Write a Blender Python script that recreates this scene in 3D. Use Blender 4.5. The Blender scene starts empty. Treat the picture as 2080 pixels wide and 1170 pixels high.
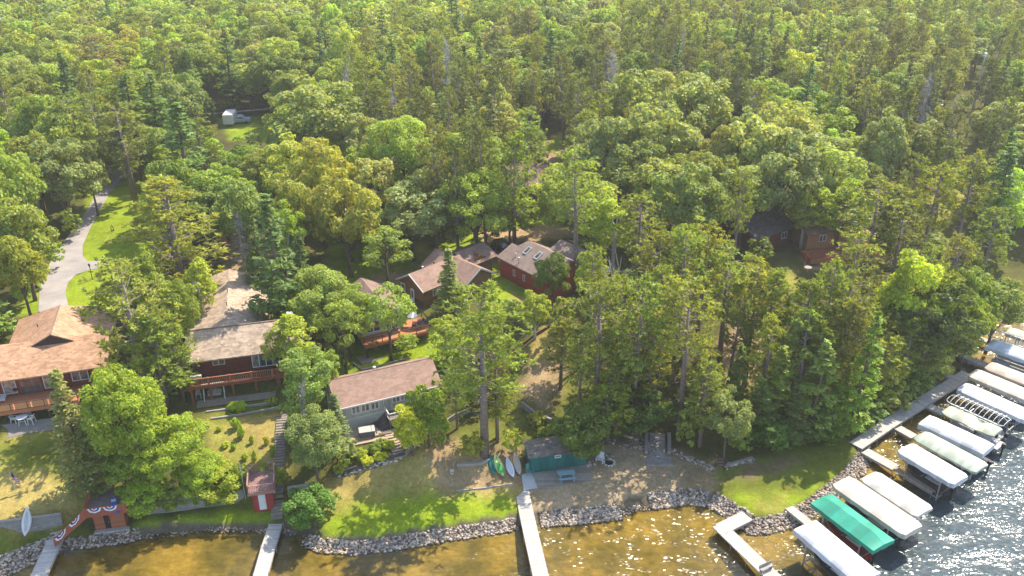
import bpy, math, random
import numpy as np
from mathutils import Vector
R_ = math.radians
S = bpy.context.scene
# ------------------------------------------------------------------ camera
F, PITCH, H = 1800.0, math.radians(26.5), 62.0
cd = bpy.data.cameras.new('camera'); cam = bpy.data.objects.new('camera', cd)
S.collection.objects.link(cam)
cd.sensor_width = 36; cd.lens = 36*F/2080; cd.clip_end = 6000; cd.clip_start = 1
cam.location = (0, 0, H); cam.rotation_euler = (math.pi/2-PITCH, 0, 0)
S.camera = cam
# ------------------------------------------------------------------ light
SUN_AZ, SUN_EL = 43.0, 52.0        # azimuth clockwise from +Y
w = bpy.data.worlds.new('World'); S.world = w; w.use_nodes = True
nt = w.node_tree; bg = nt.nodes['Background']
sky = nt.nodes.new('ShaderNodeTexSky'); sky.sky_type = 'NISHITA'; sky.sun_disc = False
sky.sun_elevation = R_(SUN_EL); sky.sun_rotation = R_(SUN_AZ)
nt.links.new(sky.outputs[0], bg.inputs[0]); bg.inputs[1].default_value = 0.15
sd = bpy.data.lights.new('sun', 'SUN'); sd.energy = 3.5; sd.angle = R_(0.5); sd.color = (1, .91, .76)
so = bpy.data.objects.new('sun', sd); S.collection.objects.link(so)
so.rotation_euler = (math.pi/2-R_(SUN_EL), 0, math.pi-R_(SUN_AZ)) 
S.view_settings.view_transform = 'Standard'; S.view_settings.look = 'None'
S.view_settings.exposure = 1.45
S.cycles.max_bounces = 6; S.cycles.diffuse_bounces = 3; S.cycles.glossy_bounces = 2
S.cycles.transparent_max_bounces = 8; S.cycles.sample_clamp_indirect = 4
S.cycles.use_adaptive_sampling = True; S.cycles.adaptive_threshold = .02; S.cycles.use_denoising = True
C = S.collection
rng = np.random.default_rng(7); random.seed(7)

# ------------------------------------------------------------------ picture <-> place
def at(px, py, z=0.0):
    a = (px-1040)/F; b = (585-py)/F
    dy = math.cos(PITCH)+b*math.sin(PITCH); dz = -math.sin(PITCH)+b*math.cos(PITCH)
    t = (z-H)/dz
    return (a*t, dy*t, z)
def pj(x, y, z):
    z = z-H
    f = y*math.cos(PITCH)-z*math.sin(PITCH); u = y*math.sin(PITCH)+z*math.cos(PITCH)
    return 1040+F*x/f, 585-F*u/f, f

SHORE = [(-900,1330),(-400,1235),(0,1168),(60,1142),(130,1115),(250,1100),(330,1082),(430,1078),(560,1080),(610,1085),
 (645,1112),(720,1119),(800,1109),(900,1092),(1000,1077),(1060,1068),(1090,1062),(1180,1056),(1265,1046),(1290,1030),
 (1320,1030),(1400,1020),(1440,1024),(1480,1046),(1508,1074),(1545,1080),(1605,1066),(1645,1045),(1702,1002),(1748,958),
 (1765,925),(1755,905),(1800,872),(1850,838),(1885,800),(1900,772),(1928,728),(1950,698),(1985,676),(2012,655),(2060,632),(2140,612),(2300,570),(2700,500),(3600,420)]
SH = np.array([at(*p, 0)[:2] for p in SHORE])
WPOLY = np.vstack([SH, [[900, SH[-1][1]], [900, -400], [-900, -400], [-900, SH[0][1]]]])
def pip(px, py, poly):
    ins = np.zeros(np.shape(px), bool); n = len(poly); j = n-1
    for i in range(n):
        xi, yi = poly[i]; xj, yj = poly[j]
        c = ((yi > py) != (yj > py))
        with np.errstate(divide='ignore', invalid='ignore'):
            ins ^= c & (px < (xj-xi)*(py-yi)/(yj-yi+1e-12)+xi)
        j = i
    return ins
def sdist(x, y):
    x = np.asarray(x, float); y = np.asarray(y, float)
    d = np.full(x.shape, 1e9)
    for (ax, ay), (bx, by) in zip(SH[:-1], SH[1:]):
        vx, vy = bx-ax, by-ay; L = vx*vx+vy*vy+1e-9
        t = np.clip(((x-ax)*vx+(y-ay)*vy)/L, 0, 1)
        d = np.minimum(d, np.hypot(x-ax-t*vx, y-ay-t*vy))
    return np.where(pip(x, y, WPOLY), -d, d)
KL = ([-30,-12,-2,0,1.2,3.4,3.9,14,17,22,600], [-3.2,-1.6,-.35,-.03,.6,.9,2.1,3.7,3.8,6,6])
KC = ([-30,-12,-2,0,1.5,6.6,7.2,10,15,30,38,600], [-3.2,-1.6,-.35,-.03,.8,1.35,1.75,3,3.2,4.7,6,6])
KR = ([-30,-12,-2,0,1.5,10,12.5,26,600], [-3.2,-1.6,-.35,-.03,.75,1.2,2.1,6,6])
def smooth(e0, e1, v):
    t = np.clip((v-e0)/(e1-e0), 0, 1); return t*t*(3-2*t)
def terrain(x, y, d=None):
    x = np.asarray(x, float); y = np.asarray(y, float)
    if d is None: d = sdist(x, y)
    hl = np.interp(d, *KL); hc = np.interp(d, *KC); hr = np.interp(d, *KR)
    a = smooth(-25.5, -23.5, x); b = smooth(-2, 3, x)
    h = hl*(1-a)+hc*a; h = h*(1-b)+hr*b
    far = smooth(150, 260, y)
    h = h+np.where(d > 20, far*(2.5*np.sin(x*.013+1)+2.0*np.sin(y*.017+x*.006)+1.5), 0)
    return h
def hgt(x, y): return float(terrain(np.array([x]), np.array([y]))[0])
def G(px, py, dz=0.0):
    z = 3.0
    for _ in range(14):
        p = at(px, py, z); z = .5*z+.5*hgt(p[0], p[1])
    p = at(px, py, z); return Vector((p[0], p[1], z+dz))

# ------------------------------------------------------------------ materials
def mk(name):
    m = bpy.data.materials.new(name); m.use_nodes = True
    return m, m.node_tree.nodes, m.node_tree.links, m.node_tree.nodes['Principled BSDF']
def noise_fac(n, l, scale, detail=4, coord='Object', rough=.6, vec=None):
    t = n.new('ShaderNodeTexNoise'); t.inputs['Scale'].default_value = scale
    t.inputs['Detail'].default_value = detail; t.inputs['Roughness'].default_value = rough
    if vec is None:
        tc = n.new('ShaderNodeTexCoord'); vec = tc.outputs[coord]
    l.new(vec, t.inputs['Vector']); return t.outputs['Fac']
def ramp(n, l, fac, stops):
    r = n.new('ShaderNodeValToRGB'); e = r.color_ramp.elements
    e[0].position = stops[0][0]; e[0].color = (*stops[0][1], 1)
    e[1].position = stops[-1][0]; e[1].color = (*stops[-1][1], 1)
    for p, c in stops[1:-1]:
        q = e.new(p); q.color = (*c, 1)
    l.new(fac, r.inputs[0]); return r.outputs[0]
def mixc(n, l, mode, fac, a, b):
    m = n.new('ShaderNodeMix'); m.data_type = 'RGBA'; m.blend_type = mode
    for s, v in ((m.inputs[0], fac), (m.inputs[6], a), (m.inputs[7], b)):
        if hasattr(v, 'links'): l.new(v, s)
        elif isinstance(v, (int, float)): s.default_value = v
        else: s.default_value = (*v, 1)
    return m.outputs[2]
MATS = {}
def M(name, col, rough=.75, var=.25, scale=3.0, lines=None, metal=0.0, bump=0.0, spec=.3, fine=None):
    """painted / natural surface: base colour broken up by two noises, optional board or course lines"""
    if name in MATS: return MATS[name]
    col = tuple(k*.76 for k in col)
    m, n, l, b = mk(name)
    f1 = noise_fac(n, l, scale, 5); f2 = noise_fac(n, l, (fine or scale*9), 3)
    lo = tuple(c*(1-var) for c in col); hi = tuple(min(1, c*(1+var)) for c in col)
    c = ramp(n, l, f1, [(.3, lo), (.7, hi)])
    g = ramp(n, l, f2, [(.3, (1-var*.8,)*3), (.7, (1+var*.4,)*3)])
    c = mixc(n, l, 'MULTIPLY', 1.0, c, g)
    if lines:
        axis, freq, dark, wd = lines
        tc = n.new('ShaderNodeTexCoord'); sx = n.new('ShaderNodeSeparateXYZ'); l.new(tc.outputs['Object'], sx.inputs[0])
        mu = n.new('ShaderNodeMath'); mu.operation = 'MULTIPLY'; mu.inputs[1].default_value = freq; l.new(sx.outputs[axis], mu.inputs[0])
        fr = n.new('ShaderNodeMath'); fr.operation = 'FRACT'; l.new(mu.outputs[0], fr.inputs[0])
        fl = n.new('ShaderNodeMath'); fl.operation = 'FLOOR'; l.new(mu.outputs[0], fl.inputs[0])
        wn = n.new('ShaderNodeTexWhiteNoise'); wn.noise_dimensions = '1D'; l.new(fl.outputs[0], wn.inputs['W'])
        c = mixc(n, l, 'MULTIPLY', 1.0, c, ramp(n, l, wn.outputs[0], [(0, (.82,)*3), (1, (1.12,)*3)]))
        gt = n.new('ShaderNodeMath'); gt.operation = 'LESS_THAN'; gt.inputs[1].default_value = wd; l.new(fr.outputs[0], gt.inputs[0])
        c = mixc(n, l, 'MIX', gt.outputs[0], c, tuple(k*dark for k in col))
    l.new(c, b.inputs['Base Color']); b.inputs['Roughness'].default_value = rough
    b.inputs['Metallic'].default_value = metal; b.inputs['Specular IOR Level'].default_value = spec
    if bump:
        bp = n.new('ShaderNodeBump'); bp.inputs['Strength'].default_value = bump; bp.inputs['Distance'].default_value = .05
        l.new(f2, bp.inputs['Height']); l.new(bp.outputs[0], b.inputs['Normal'])
    MATS[name] = m; return m
def shingle(name, col, var=.3):
    if name in MATS: return MATS[name]
    col = tuple(k*.74 for k in col)
    m, n, l, b = mk(name)
    tc = n.new('ShaderNodeTexCoord')
    vo = n.new('ShaderNodeTexVoronoi'); vo.inputs['Scale'].default_value = 1
    mp = n.new('ShaderNodeMapping'); mp.inputs['Scale'].default_value = (2.3, 3.6, 3.6); l.new(tc.outputs['Object'], mp.inputs[0]); l.new(mp.outputs[0], vo.inputs[0])
    sp = n.new('ShaderNodeSeparateXYZ'); l.new(vo.outputs['Color'], sp.inputs[0])
    c = ramp(n, l, sp.outputs[0], [(0, tuple(k*(1-var) for k in col)), (.5, col), (1, tuple(min(1, k*(1+var)) for k in col))])
    f = noise_fac(n, l, .6, 5); c = mixc(n, l, 'MULTIPLY', 1, c, ramp(n, l, f, [(.3, (.82,)*3), (.7, (1.12,)*3)]))
    f2 = noise_fac(n, l, 14, 3); c = mixc(n, l, 'MULTIPLY', 1, c, ramp(n, l, f2, [(.3, (.85,)*3), (.7, (1.15,)*3)]))
    l.new(c, b.inputs['Base Color']); b.inputs['Roughness'].default_value = .9; b.inputs['Specular IOR Level'].default_value = .2
    MATS[name] = m; return m
def foliage_mat():
    m, n, l, b = mk('leaves')
    at_ = n.new('ShaderNodeAttribute'); at_.attribute_name = 'tint'
    oi = n.new('ShaderNodeObjectInfo')
    c = mixc(n, l, 'MULTIPLY', 1, at_.outputs['Color'], oi.outputs['Color'])
    l.new(c, b.inputs['Base Color']); b.inputs['Roughness'].default_value = .55; b.inputs['Specular IOR Level'].default_value = .35
    tr = n.new('ShaderNodeBsdfTranslucent'); c2 = mixc(n, l, 'MULTIPLY', 1, c, (1.45, 1.30, .45)); l.new(c2, tr.inputs[0])
    mx = n.new('ShaderNodeMixShader'); mx.inputs[0].default_value = .46
    l.new(b.outputs[0], mx.inputs[1]); l.new(tr.outputs[0], mx.inputs[2])
    l.new(mx.outputs[0], n['Material Output'].inputs[0]); return m
LEAF = foliage_mat()
BARK = M('bark', (.17, .125, .09), .9, .35, 4)
BARKR = M('pine_bark', (.30, .235, .20), .9, .35, 4)
BARKW = M('birch_bark', (.62, .58, .52), .8, .25, 3)
BARKD = M('dead_wood', (.48, .44, .40), .85, .2, 3)

# ------------------------------------------------------------------ objects
def tag(o, label=None, cat=None, group=None, kind=None):
    if label: o['label'] = label
    if cat: o['category'] = cat
    if group: o['group'] = group
    if kind: o['kind'] = kind
    return o
def empty(name, loc, rz=0.0, label=None, cat=None, group=None):
    o = bpy.data.objects.new(name, None); C.objects.link(o); o.location = loc; o.rotation_euler = (0, 0, rz)
    o.empty_display_size = .3
    return tag(o, label, cat, group)
def copy_tree(o, parent=None):
    c = o.copy(); C.objects.link(c); c.parent = parent
    for ch in o.children: copy_tree(ch, c)
    return c
class MB:
    def __init__(s): s.v = []; s.f = []
    def add(s, vs, fs):
        k = len(s.v); s.v += [tuple(p) for p in vs]; s.f += [tuple(i+k for i in f) for f in fs]; return s
    def hexa(s, p):   # p: 4 bottom ccw, 4 top ccw
        return s.add(p, [(3,2,1,0),(4,5,6,7),(0,1,5,4),(1,2,6,5),(2,3,7,6),(3,0,4,7)])
    def box(s, x0, x1, y0, y1, z0, z1):
        return s.hexa([(x0,y0,z0),(x1,y0,z0),(x1,y1,z0),(x0,y1,z0),(x0,y0,z1),(x1,y0,z1),(x1,y1,z1),(x0,y1,z1)])
    def bar(s, a, b, wd, ht=None):
        a = Vector(a); b = Vector(b); ht = ht or wd; d = (b-a).normalized()
        up = Vector((0,0,1)) if abs(d.z) < .95 else Vector((0,1,0))
        r = d.cross(up).normalized()*wd/2; u = r.cross(d).normalized()*ht/2
        q = [(-1,-1),(1,-1),(1,1),(-1,1)]
        return s.hexa([a+r*i+u*j for i, j in q]+[b+r*i+u*j for i, j in q])
    def tube(s, pts, rad, n=6, cap=True):
        pts = [Vector(p) for p in pts]; rings = []
        if not hasattr(rad, '__len__'): rad = [rad]*len(pts)
        k0 = len(s.v)
        for i, p in enumerate(pts):
            d = (pts[min(i+1, len(pts)-1)]-pts[max(i-1, 0)]).normalized()
            a = Vector((1,0,0)) if abs(d.x) < .8 else Vector((0,1,0))
            u = d.cross(a).normalized(); v = d.cross(u)
            for k in range(n):
                t = 2*math.pi*k/n; s.v.append(tuple(p+(u*math.cos(t)+v*math.sin(t))*rad[i]))
        for i in range(len(pts)-1):
            for k in range(n):
                a = k0+i*n+k; b = k0+i*n+(k+1) % n; s.f.append((a, b, b+n, a+n))
        if cap:
            s.f.append(tuple(k0+k for k in range(n))[::-1]); s.f.append(tuple(k0+(len(pts)-1)*n+k for k in range(n)))
        return s
    def prism(s, poly, ax, a0, a1):
        """poly in the plane normal to axis ax ('x': (y,z), 'y': (x,z), 'z': (x,y)) extruded from a0 to a1"""
        n = len(poly)
        def P(q, a): return (a, q[0], q[1]) if ax == 'x' else ((q[0], a, q[1]) if ax == 'y' else (q[0], q[1], a))
        vs = [P(q, a0) for q in poly]+[P(q, a1) for q in poly]
        fs = [tuple(range(n))[::-1], tuple(range(n, 2*n))]+[(i, (i+1) % n, n+(i+1) % n, n+i) for i in range(n)]
        return s.add(vs, fs)
    def lathe(s, prof, n=12, c=(0,0,0)):
        k0 = len(s.v)
        for r, z in prof:
            for k in range(n):
                t = 2*math.pi*k/n; s.v.append((c[0]+r*math.cos(t), c[1]+r*math.sin(t), c[2]+z))
        for i in range(len(prof)-1):
            for k in range(n):
                a = k0+i*n+k; b = k0+i*n+(k+1) % n; s.f.append((a, b, b+n, a+n))
        return s
    def build(s, name, mat, parent=None, smooth=False, bevel=0.0):
        me = bpy.data.meshes.new(name); me.from_pydata(s.v, [], s.f)
        me.materials.append(mat)
        if smooth: me.polygons.foreach_set('use_smooth', [True]*len(me.polygons))
        me.update()
        o = bpy.data.objects.new(name, me); C.objects.link(o)
        if parent: o.parent = parent
        if bevel:
            b = o.modifiers.new('bevel', 'BEVEL'); b.width = bevel; b.segments = 2
        return o
def npmesh(name, v, f, mats, col=None, cname='tint', smooth=False):
    """v (n,3), f (m,k) numpy; col (n,3)"""
    me = bpy.data.meshes.new(name); n, (m, k) = len(v), f.shape
    me.vertices.add(n); me.vertices.foreach_set('co', np.ascontiguousarray(v, np.float32).ravel())
    me.loops.add(m*k); me.loops.foreach_set('vertex_index', np.ascontiguousarray(f, np.int32).ravel())
    me.polygons.add(m); me.polygons.foreach_set('loop_start', np.arange(0, m*k, k, dtype=np.int32))
    if smooth: me.polygons.foreach_set('use_smooth', np.ones(m, bool))
    me.update(calc_edges=True)
    for mt in mats: me.materials.append(mt)
    if col is not None:
        a = me.color_attributes.new(cname, 'FLOAT_COLOR', 'POINT')
        c4 = np.ones((n, 4), np.float32); c4[:, :3] = col
        a.data.foreach_set('color', c4.ravel())
    return me
# ------------------------------------------------------------------ ground
def axis_coords(lo, hi, step, outer):
    a = list(np.arange(lo, hi+step/2, step)); s = step; v = a[-1]
    while v < outer: s *= 1.22; v += s; a.append(v)
    s = step; v = lo; pre = []
    while v > -outer: s *= 1.22; v -= s; pre.append(v)
    return np.array(pre[::-1]+a)
gx = axis_coords(-85, 95, .55, 3200); gy = axis_coords(56, 205, .55, 4200)
gy = gy[gy > -900]
GX, GY = np.meshgrid(gx, gy); GD = sdist(GX, GY)
GZ = terrain(GX, GY, GD)
nz = (np.sin(GX*1.3+GY*.7)+np.sin(GX*.6-GY*1.7+2)+np.sin(GX*2.9+1.1)*.5)*.025
GZ = GZ+np.where(GD > 2, nz, 0)
# what grows or lies on the ground: polygons given on the photo's ground, carried to their place
LAWN = (.25, .33, .018); OLIVE = (.15, .175, .022); DRY = (.40, .31, .10); TAN = (.37, .26, .145); SAND = (.40, .30, .19)
FLOOR = (.085, .08, .028); MOSS = (.16, .17, .03); DIRT = (.20, .14, .085); GDRY = (.30, .28, .06)
ZONES = [
 (GDRY, [(0,880),(200,850),(215,1000),(150,1060),(-60,1090),(-60,900)]),
 (DRY, [(-60,985),(60,960),(170,985),(150,1060),(-60,1100)]),
 (OLIVE, [(0,905),(180,870),(200,900),(130,950),(0,945)]),
 (OLIVE, [(-60,1090),(100,1075),(240,1080),(480,1025),(560,1050),(560,1085),(250,1105),(-60,1160)]),
 (LAWN, [(262,1062),(495,1030),(556,1045),(560,1078),(270,1085)]),
 (DRY, [(425,845),(570,825),(575,990),(500,1000),(440,960),(420,900)]),
 (GDRY, [(420,850),(450,838),(470,870),(560,940),(570,1000),(430,1000)]),
 (OLIVE, [(430,825),(570,805),(572,835),(430,858)]),
 (DRY, [(655,975),(830,925),(930,890),(1060,935),(1060,1010),(940,1020),(650,1060)]),
 (GDRY, [(655,1020),(830,985),(900,990),(1050,1005),(1058,1070),(650,1112)]),
 (LAWN, [(640,1062),(740,1022),(850,1010),(1048,1012),(1058,1074),(800,1105),(640,1115)]),
 (TAN, [(860,905),(1060,880),(1062,985),(930,1000),(880,985)]),
 (MOSS, [(930,865),(1060,850),(1170,870),(1160,905),(1060,905),(930,925)]),
 (SAND, [(1065,985),(1080,950),(1195,935),(1215,905),(1290,890),(1345,905),(1420,930),(1470,950),(1465,990),(1440,1015),(1300,1035),(1090,1062)]),
 (TAN, [(1395,945),(1470,948),(1466,1012),(1400,1018)]),
 (OLIVE, [(1452,955),(1500,935),(1720,880),(1752,905),(1700,985),(1600,1040),(1530,1060),(1456,1005)]),
 (LAWN, [(1465,1000),(1520,1010),(1640,1000),(1700,965),(1740,940),(1690,1000),(1600,1045),(1525,1058)]),
 (GDRY, [(1530,1020),(1600,1005),(1590,1040),(1540,1050)]),
 (DIRT, [(1500,950),(1600,925),(1640,930),(1560,965),(1480,975)]),
 (TAN, [(1050,800),(1075,730),(1120,675),(1150,690),(1150,790),(1100,830)]),
 (DRY, [(1065,720),(1115,655),(1160,640),(1150,690),(1080,745)]),
 (TAN, [(1460,690),(1500,640),(1560,650),(1555,760),(1520,790),(1470,770)]),
 (MOSS, [(1140,760),(1300,760),(1300,880),(1140,880)]),
 (LAWN, [(1000,560),(1045,560),(1105,610),(1100,640),(1040,640),(990,600)]),
 (GDRY, [(1040,590),(1110,625),(1075,665),(1030,640)]),
 (LAWN, [(640,700),(740,690),(900,680),(980,640),(1010,690),(900,745),(640,775)]),
 (GDRY, [(670,500),(860,490),(900,540),(800,590),(690,620),(640,560)]),
 (LAWN, [(660,505),(740,480),(860,520),(780,570),(700,600)]),
 (TAN, [(750,560),(840,545),(835,570),(770,590)]),
 (LAWN, [(900,480),(1020,470),(1010,560),(880,520)]),
 (DIRT, [(985,500),(1060,470),(1120,480),(1000,540)]),
 (LAWN, [(30,640),(60,600),(150,480),(190,370),(235,345),(330,330),(335,470),(280,560),(230,650),(150,640)]),
 (LAWN, [(405,560),(450,545),(470,575),(400,610)]),
 (DRY, [(425,470),(465,460),(470,500),(430,520)]),
 (TAN, [(452,480),(520,455),(560,520),(520,600),(450,585)]),
 (LAWN, [(440,240),(525,236),(540,262),(600,290),(470,285)]),
 (LAWN, [(555,290),(740,262),(770,300),(690,345),(600,340)]),
 (TAN, [(1078,310),(1140,265),(1170,280),(1130,335),(1080,330)]),
 (LAWN, [(1095,305),(1140,270),(1170,285),(1120,310)]),
 (GDRY, [(1230,310),(1280,300),(1280,350),(1230,350)]),
 (LAWN, [(1020,450),(1110,440),(1130,470),(1050,480)]),
 (TAN, [(960,470),(1130,455),(1170,480),(1000,500)]),
 (LAWN, [(1410,410),(1520,400),(1540,470),(1430,470)]),
 (LAWN, [(1600,420),(1660,420),(1660,480),(1600,480)]),
 (TAN, [(1620,490),(1830,470),(1840,520),(1640,550)]),
 (GDRY, [(1880,400),(1960,380),(1970,440),(1890,460)]),
 (GDRY, [(1560,555),(1620,550),(1620,600),(1560,600)]),
]
col = np.empty(GX.shape+(3,)); col[:] = FLOOR
pn = .5+.5*np.sin(GX*.21+1.3*np.sin(GY*.13))*np.sin(GY*.19+1.7*np.sin(GX*.11))
col = col*(1-pn[..., None]*.6)+np.array(MOSS)*pn[..., None]*.6
near = (GX > -110) & (GX < 130) & (GY > 50) & (GY < 330)
jx = GX+.35*np.sin(GY*2.1+GX)+.25*np.sin(GY*5.3); jy = GY+.45*np.sin(GX*1.7+GY*.6)+.25*np.sin(GX*4.9)
for c, poly in ZONES:
    w_ = np.array([G(*p)[:2] for p in poly])
    m_ = pip(jx, jy, w_) & near; col[m_] = c
for _ in range(2):
    cc = col.copy(); cc[1:-1, 1:-1] = (col[1:-1, 1:-1]*2+col[:-2, 1:-1]+col[2:, 1:-1]+col[1:-1, :-2]+col[1:-1, 2:])/6
    col = cc
# the bank and the lake bed
bank = (GD < np.where(GX < -23, .9, 1.15)) & (GD > -.6); col[bank] = (.16, .13, .09)
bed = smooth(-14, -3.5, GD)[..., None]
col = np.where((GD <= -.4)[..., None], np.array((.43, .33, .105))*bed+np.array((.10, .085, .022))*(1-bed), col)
col = col*.70
nx, ny = len(gx), len(gy)
idx = np.arange(nx*ny).reshape(ny, nx)
f4 = np.stack([idx[:-1, :-1], idx[:-1, 1:], idx[1:, 1:], idx[1:, :-1]], -1).reshape(-1, 4)
m, n, l, b = mk('ground')
a = n.new('ShaderNodeAttribute'); a.attribute_name = 'tint'
c = a.outputs['Color']
for sc_, lo, hi in ((.09, .80, 1.2), (.55, .80, 1.2), (2.6, .80, 1.2), (11, .76, 1.24)):
    f = noise_fac(n, l, sc_, 5, rough=.65)
    c = mixc(n, l, 'MULTIPLY', 1, c, ramp(n, l, f, [(.32, (lo, lo, lo*.95)), (.68, (hi, hi, hi))]))
f = noise_fac(n, l, .8, 6, rough=.75); fm = n.new('ShaderNodeMapRange'); l.new(f, fm.inputs[0]); fm.inputs[1].default_value = .56; fm.inputs[2].default_value = .66
c2 = mixc(n, l, 'MULTIPLY', 1, c, (1.25, .92, 1.0)); c = mixc(n, l, 'MIX', fm.outputs[0], c, c2)
l.new(c, b.inputs['Base Color']); b.inputs['Roughness'].default_value = .95; b.inputs['Specular IOR Level'].default_value = .1
bp = n.new('ShaderNodeBump'); bp.inputs['Strength'].default_value = .7; bp.inputs['Distance'].default_value = .12
l.new(noise_fac(n, l, 5, 5, rough=.7), bp.inputs['Height']); l.new(bp.outputs[0], b.inputs['Normal'])
mg = m
# the lake bed: sand in soft ribs, drifts of weed, scattered stones
m, n, l, b = mk('lake_bed')
a = n.new('ShaderNodeAttribute'); a.attribute_name = 'tint'; c = a.outputs['Color']
tc = n.new('ShaderNodeTexCoord'); mp = n.new('ShaderNodeMapping'); mp.inputs['Rotation'].default_value = (0, 0, R_(-20)); mp.inputs['Scale'].default_value = (.35, 1.0, 1); l.new(tc.outputs['Object'], mp.inputs[0])
c = mixc(n, l, 'MULTIPLY', 1, c, ramp(n, l, noise_fac(n, l, 3.0, 4, vec=mp.outputs[0]), [(.35, (.84,)*3), (.65, (1.14,)*3)]))
c = mixc(n, l, 'MULTIPLY', 1, c, ramp(n, l, noise_fac(n, l, .16, 5, rough=.65), [(.38, (.50, .56, .60)), (.60, (1.2, 1.14, 1.0))]))
c = mixc(n, l, 'MULTIPLY', 1, c, ramp(n, l, noise_fac(n, l, .9, 6, rough=.7), [(.40, (.78, .80, .85)), (.58, (1.06,)*3)]))
vo = n.new('ShaderNodeTexVoronoi'); vo.inputs['Scale'].default_value = 1.3; l.new(tc.outputs['Object'], vo.inputs[0])
c = mixc(n, l, 'MULTIPLY', 1, c, ramp(n, l, vo.outputs['Distance'], [(.07, (.55, .58, .6)), (.11, (1, 1, 1))]))
l.new(c, b.inputs['Base Color']); b.inputs['Roughness'].default_value = .95; b.inputs['Specular IOR Level'].default_value = .05
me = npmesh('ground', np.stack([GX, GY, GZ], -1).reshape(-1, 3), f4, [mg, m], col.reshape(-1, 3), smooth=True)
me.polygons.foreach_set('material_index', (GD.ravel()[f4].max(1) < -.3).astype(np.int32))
ground = bpy.data.objects.new('ground', me); C.objects.link(ground); tag(ground, kind='structure')

# ------------------------------------------------------------------ water
wx = np.concatenate([np.arange(-900, -90, 45), np.arange(-90, 130, 2.0), np.arange(130, 901, 45)]); wy = np.concatenate([np.arange(-400, 30, 40), np.arange(30, 170, 2.0)])
WX, WY = np.meshgrid(wx, wy); WD = sdist(WX, WY)
wi = np.arange(WX.size).reshape(WX.shape)
wf = np.stack([wi[:-1, :-1], wi[:-1, 1:], wi[1:, 1:], wi[1:, :-1]], -1).reshape(-1, 4)
keep = (WD.ravel()[wf].min(1) < 3); wf = wf[keep]
# deeper water carries its own blue-grey body colour; the shallows are clear down to the golden bed
deep = smooth(2.5, 11.0, -WD)*smooth(16, 34, WX+.3*(WY-66))
deep = np.maximum(deep, smooth(28, 80, -WD))
m, n, l, b = mk('lake_water')
a = n.new('ShaderNodeAttribute'); a.attribute_name = 'tint'; sx = n.new('ShaderNodeSeparateXYZ'); l.new(a.outputs['Vector'], sx.inputs[0])
tc = n.new('ShaderNodeTexCoord'); mp = n.new('ShaderNodeMapping'); mp.inputs['Rotation'].default_value = (0, 0, R_(-25)); mp.inputs['Scale'].default_value = (1.0, 1.9, 1); l.new(tc.outputs['Object'], mp.inputs[0])
n1 = noise_fac(n, l, 1.5, 1, vec=mp.outputs[0], rough=.4); n2 = noise_fac(n, l, 3.7, 1, vec=mp.outputs[0], rough=.65); n3 = noise_fac(n, l, .22, 2, vec=mp.outputs[0])
amp = ramp(n, l, n3, [(.42, (.25,)*3), (.60, (1.25,)*3)])
ad = n.new('ShaderNodeMath'); ad.operation = 'MULTIPLY_ADD'; l.new(n2, ad.inputs[0]); ad.inputs[1].default_value = .62; l.new(n1, ad.inputs[2])
am = n.new('ShaderNodeMath'); am.operation = 'MULTIPLY'; l.new(ad.outputs[0], am.inputs[0]); l.new(amp, am.inputs[1])
bp = n.new('ShaderNodeBump'); bp.inputs['Strength'].default_value = 1.0; bp.inputs['Distance'].default_value = .045; l.new(am.outputs[0], bp.inputs['Height'])
gl = n.new('ShaderNodeBsdfGlossy'); gl.inputs['Roughness'].default_value = .14; l.new(bp.outputs[0], gl.inputs['Normal'])
# small tilted wavelet facets: the ones that face the sun glint
vw = n.new('ShaderNodeTexVoronoi'); vw.voronoi_dimensions = '2D'; vw.inputs['Scale'].default_value = 4.6; vw.inputs['Randomness'].default_value = 1; l.new(mp.outputs[0], vw.inputs[0])
vm = n.new('ShaderNodeVectorMath'); vm.operation = 'MULTIPLY_ADD'; l.new(vw.outputs['Color'], vm.inputs[0]); vm.inputs[1].default_value = (.50, .50, 0); vm.inputs[2].default_value = (-.25, -.25, 1)
vn = n.new('ShaderNodeVectorMath'); vn.operation = 'NORMALIZE'; l.new(vm.outputs[0], vn.inputs[0])
g2 = n.new('ShaderNodeBsdfGlossy'); g2.inputs['Roughness'].default_value = .21; l.new(vn.outputs[0], g2.inputs['Normal'])
gm = n.new('ShaderNodeMixShader'); l.new(ramp(n, l, noise_fac(n, l, .30, 3, vec=mp.outputs[0]), [(.47, (.0,)*3), (.66, (.85,)*3)]), gm.inputs[0]); l.new(gl.outputs[0], gm.inputs[1]); l.new(g2.outputs[0], gm.inputs[2])
trn = n.new('ShaderNodeBsdfTransparent'); trn.inputs[0].default_value = (.84, .80, .62, 1)
df = n.new('ShaderNodeBsdfDiffuse'); l.new(bp.outputs[0], df.inputs['Normal']); l.new(ramp(n, l, n1, [(.35, (.030, .048, .054)), (.65, (.055, .080, .086))]), df.inputs[0])
m1 = n.new('ShaderNodeMixShader'); mm = n.new('ShaderNodeMath'); mm.operation = 'MULTIPLY'; mm.inputs[1].default_value = .93; l.new(sx.outputs[0], mm.inputs[0])
l.new(mm.outputs[0], m1.inputs[0]); l.new(trn.outputs[0], m1.inputs[1]); l.new(df.outputs[0], m1.inputs[2])
fr = n.new('ShaderNodeFresnel'); fr.inputs[0].default_value = 1.33; l.new(bp.outputs[0], fr.inputs['Normal'])
m2 = n.new('ShaderNodeMixShader'); l.new(fr.outputs[0], m2.inputs[0]); l.new(m1.outputs[0], m2.inputs[1]); l.new(gm.outputs[0], m2.inputs[2])
l.new(m2.outputs[0], n['Material Output'].inputs[0])
me = npmesh('lake_water', np.stack([WX, WY, WX*0], -1).reshape(-1, 3), wf, [m], np.repeat(deep.reshape(-1, 1), 3, 1))
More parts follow.
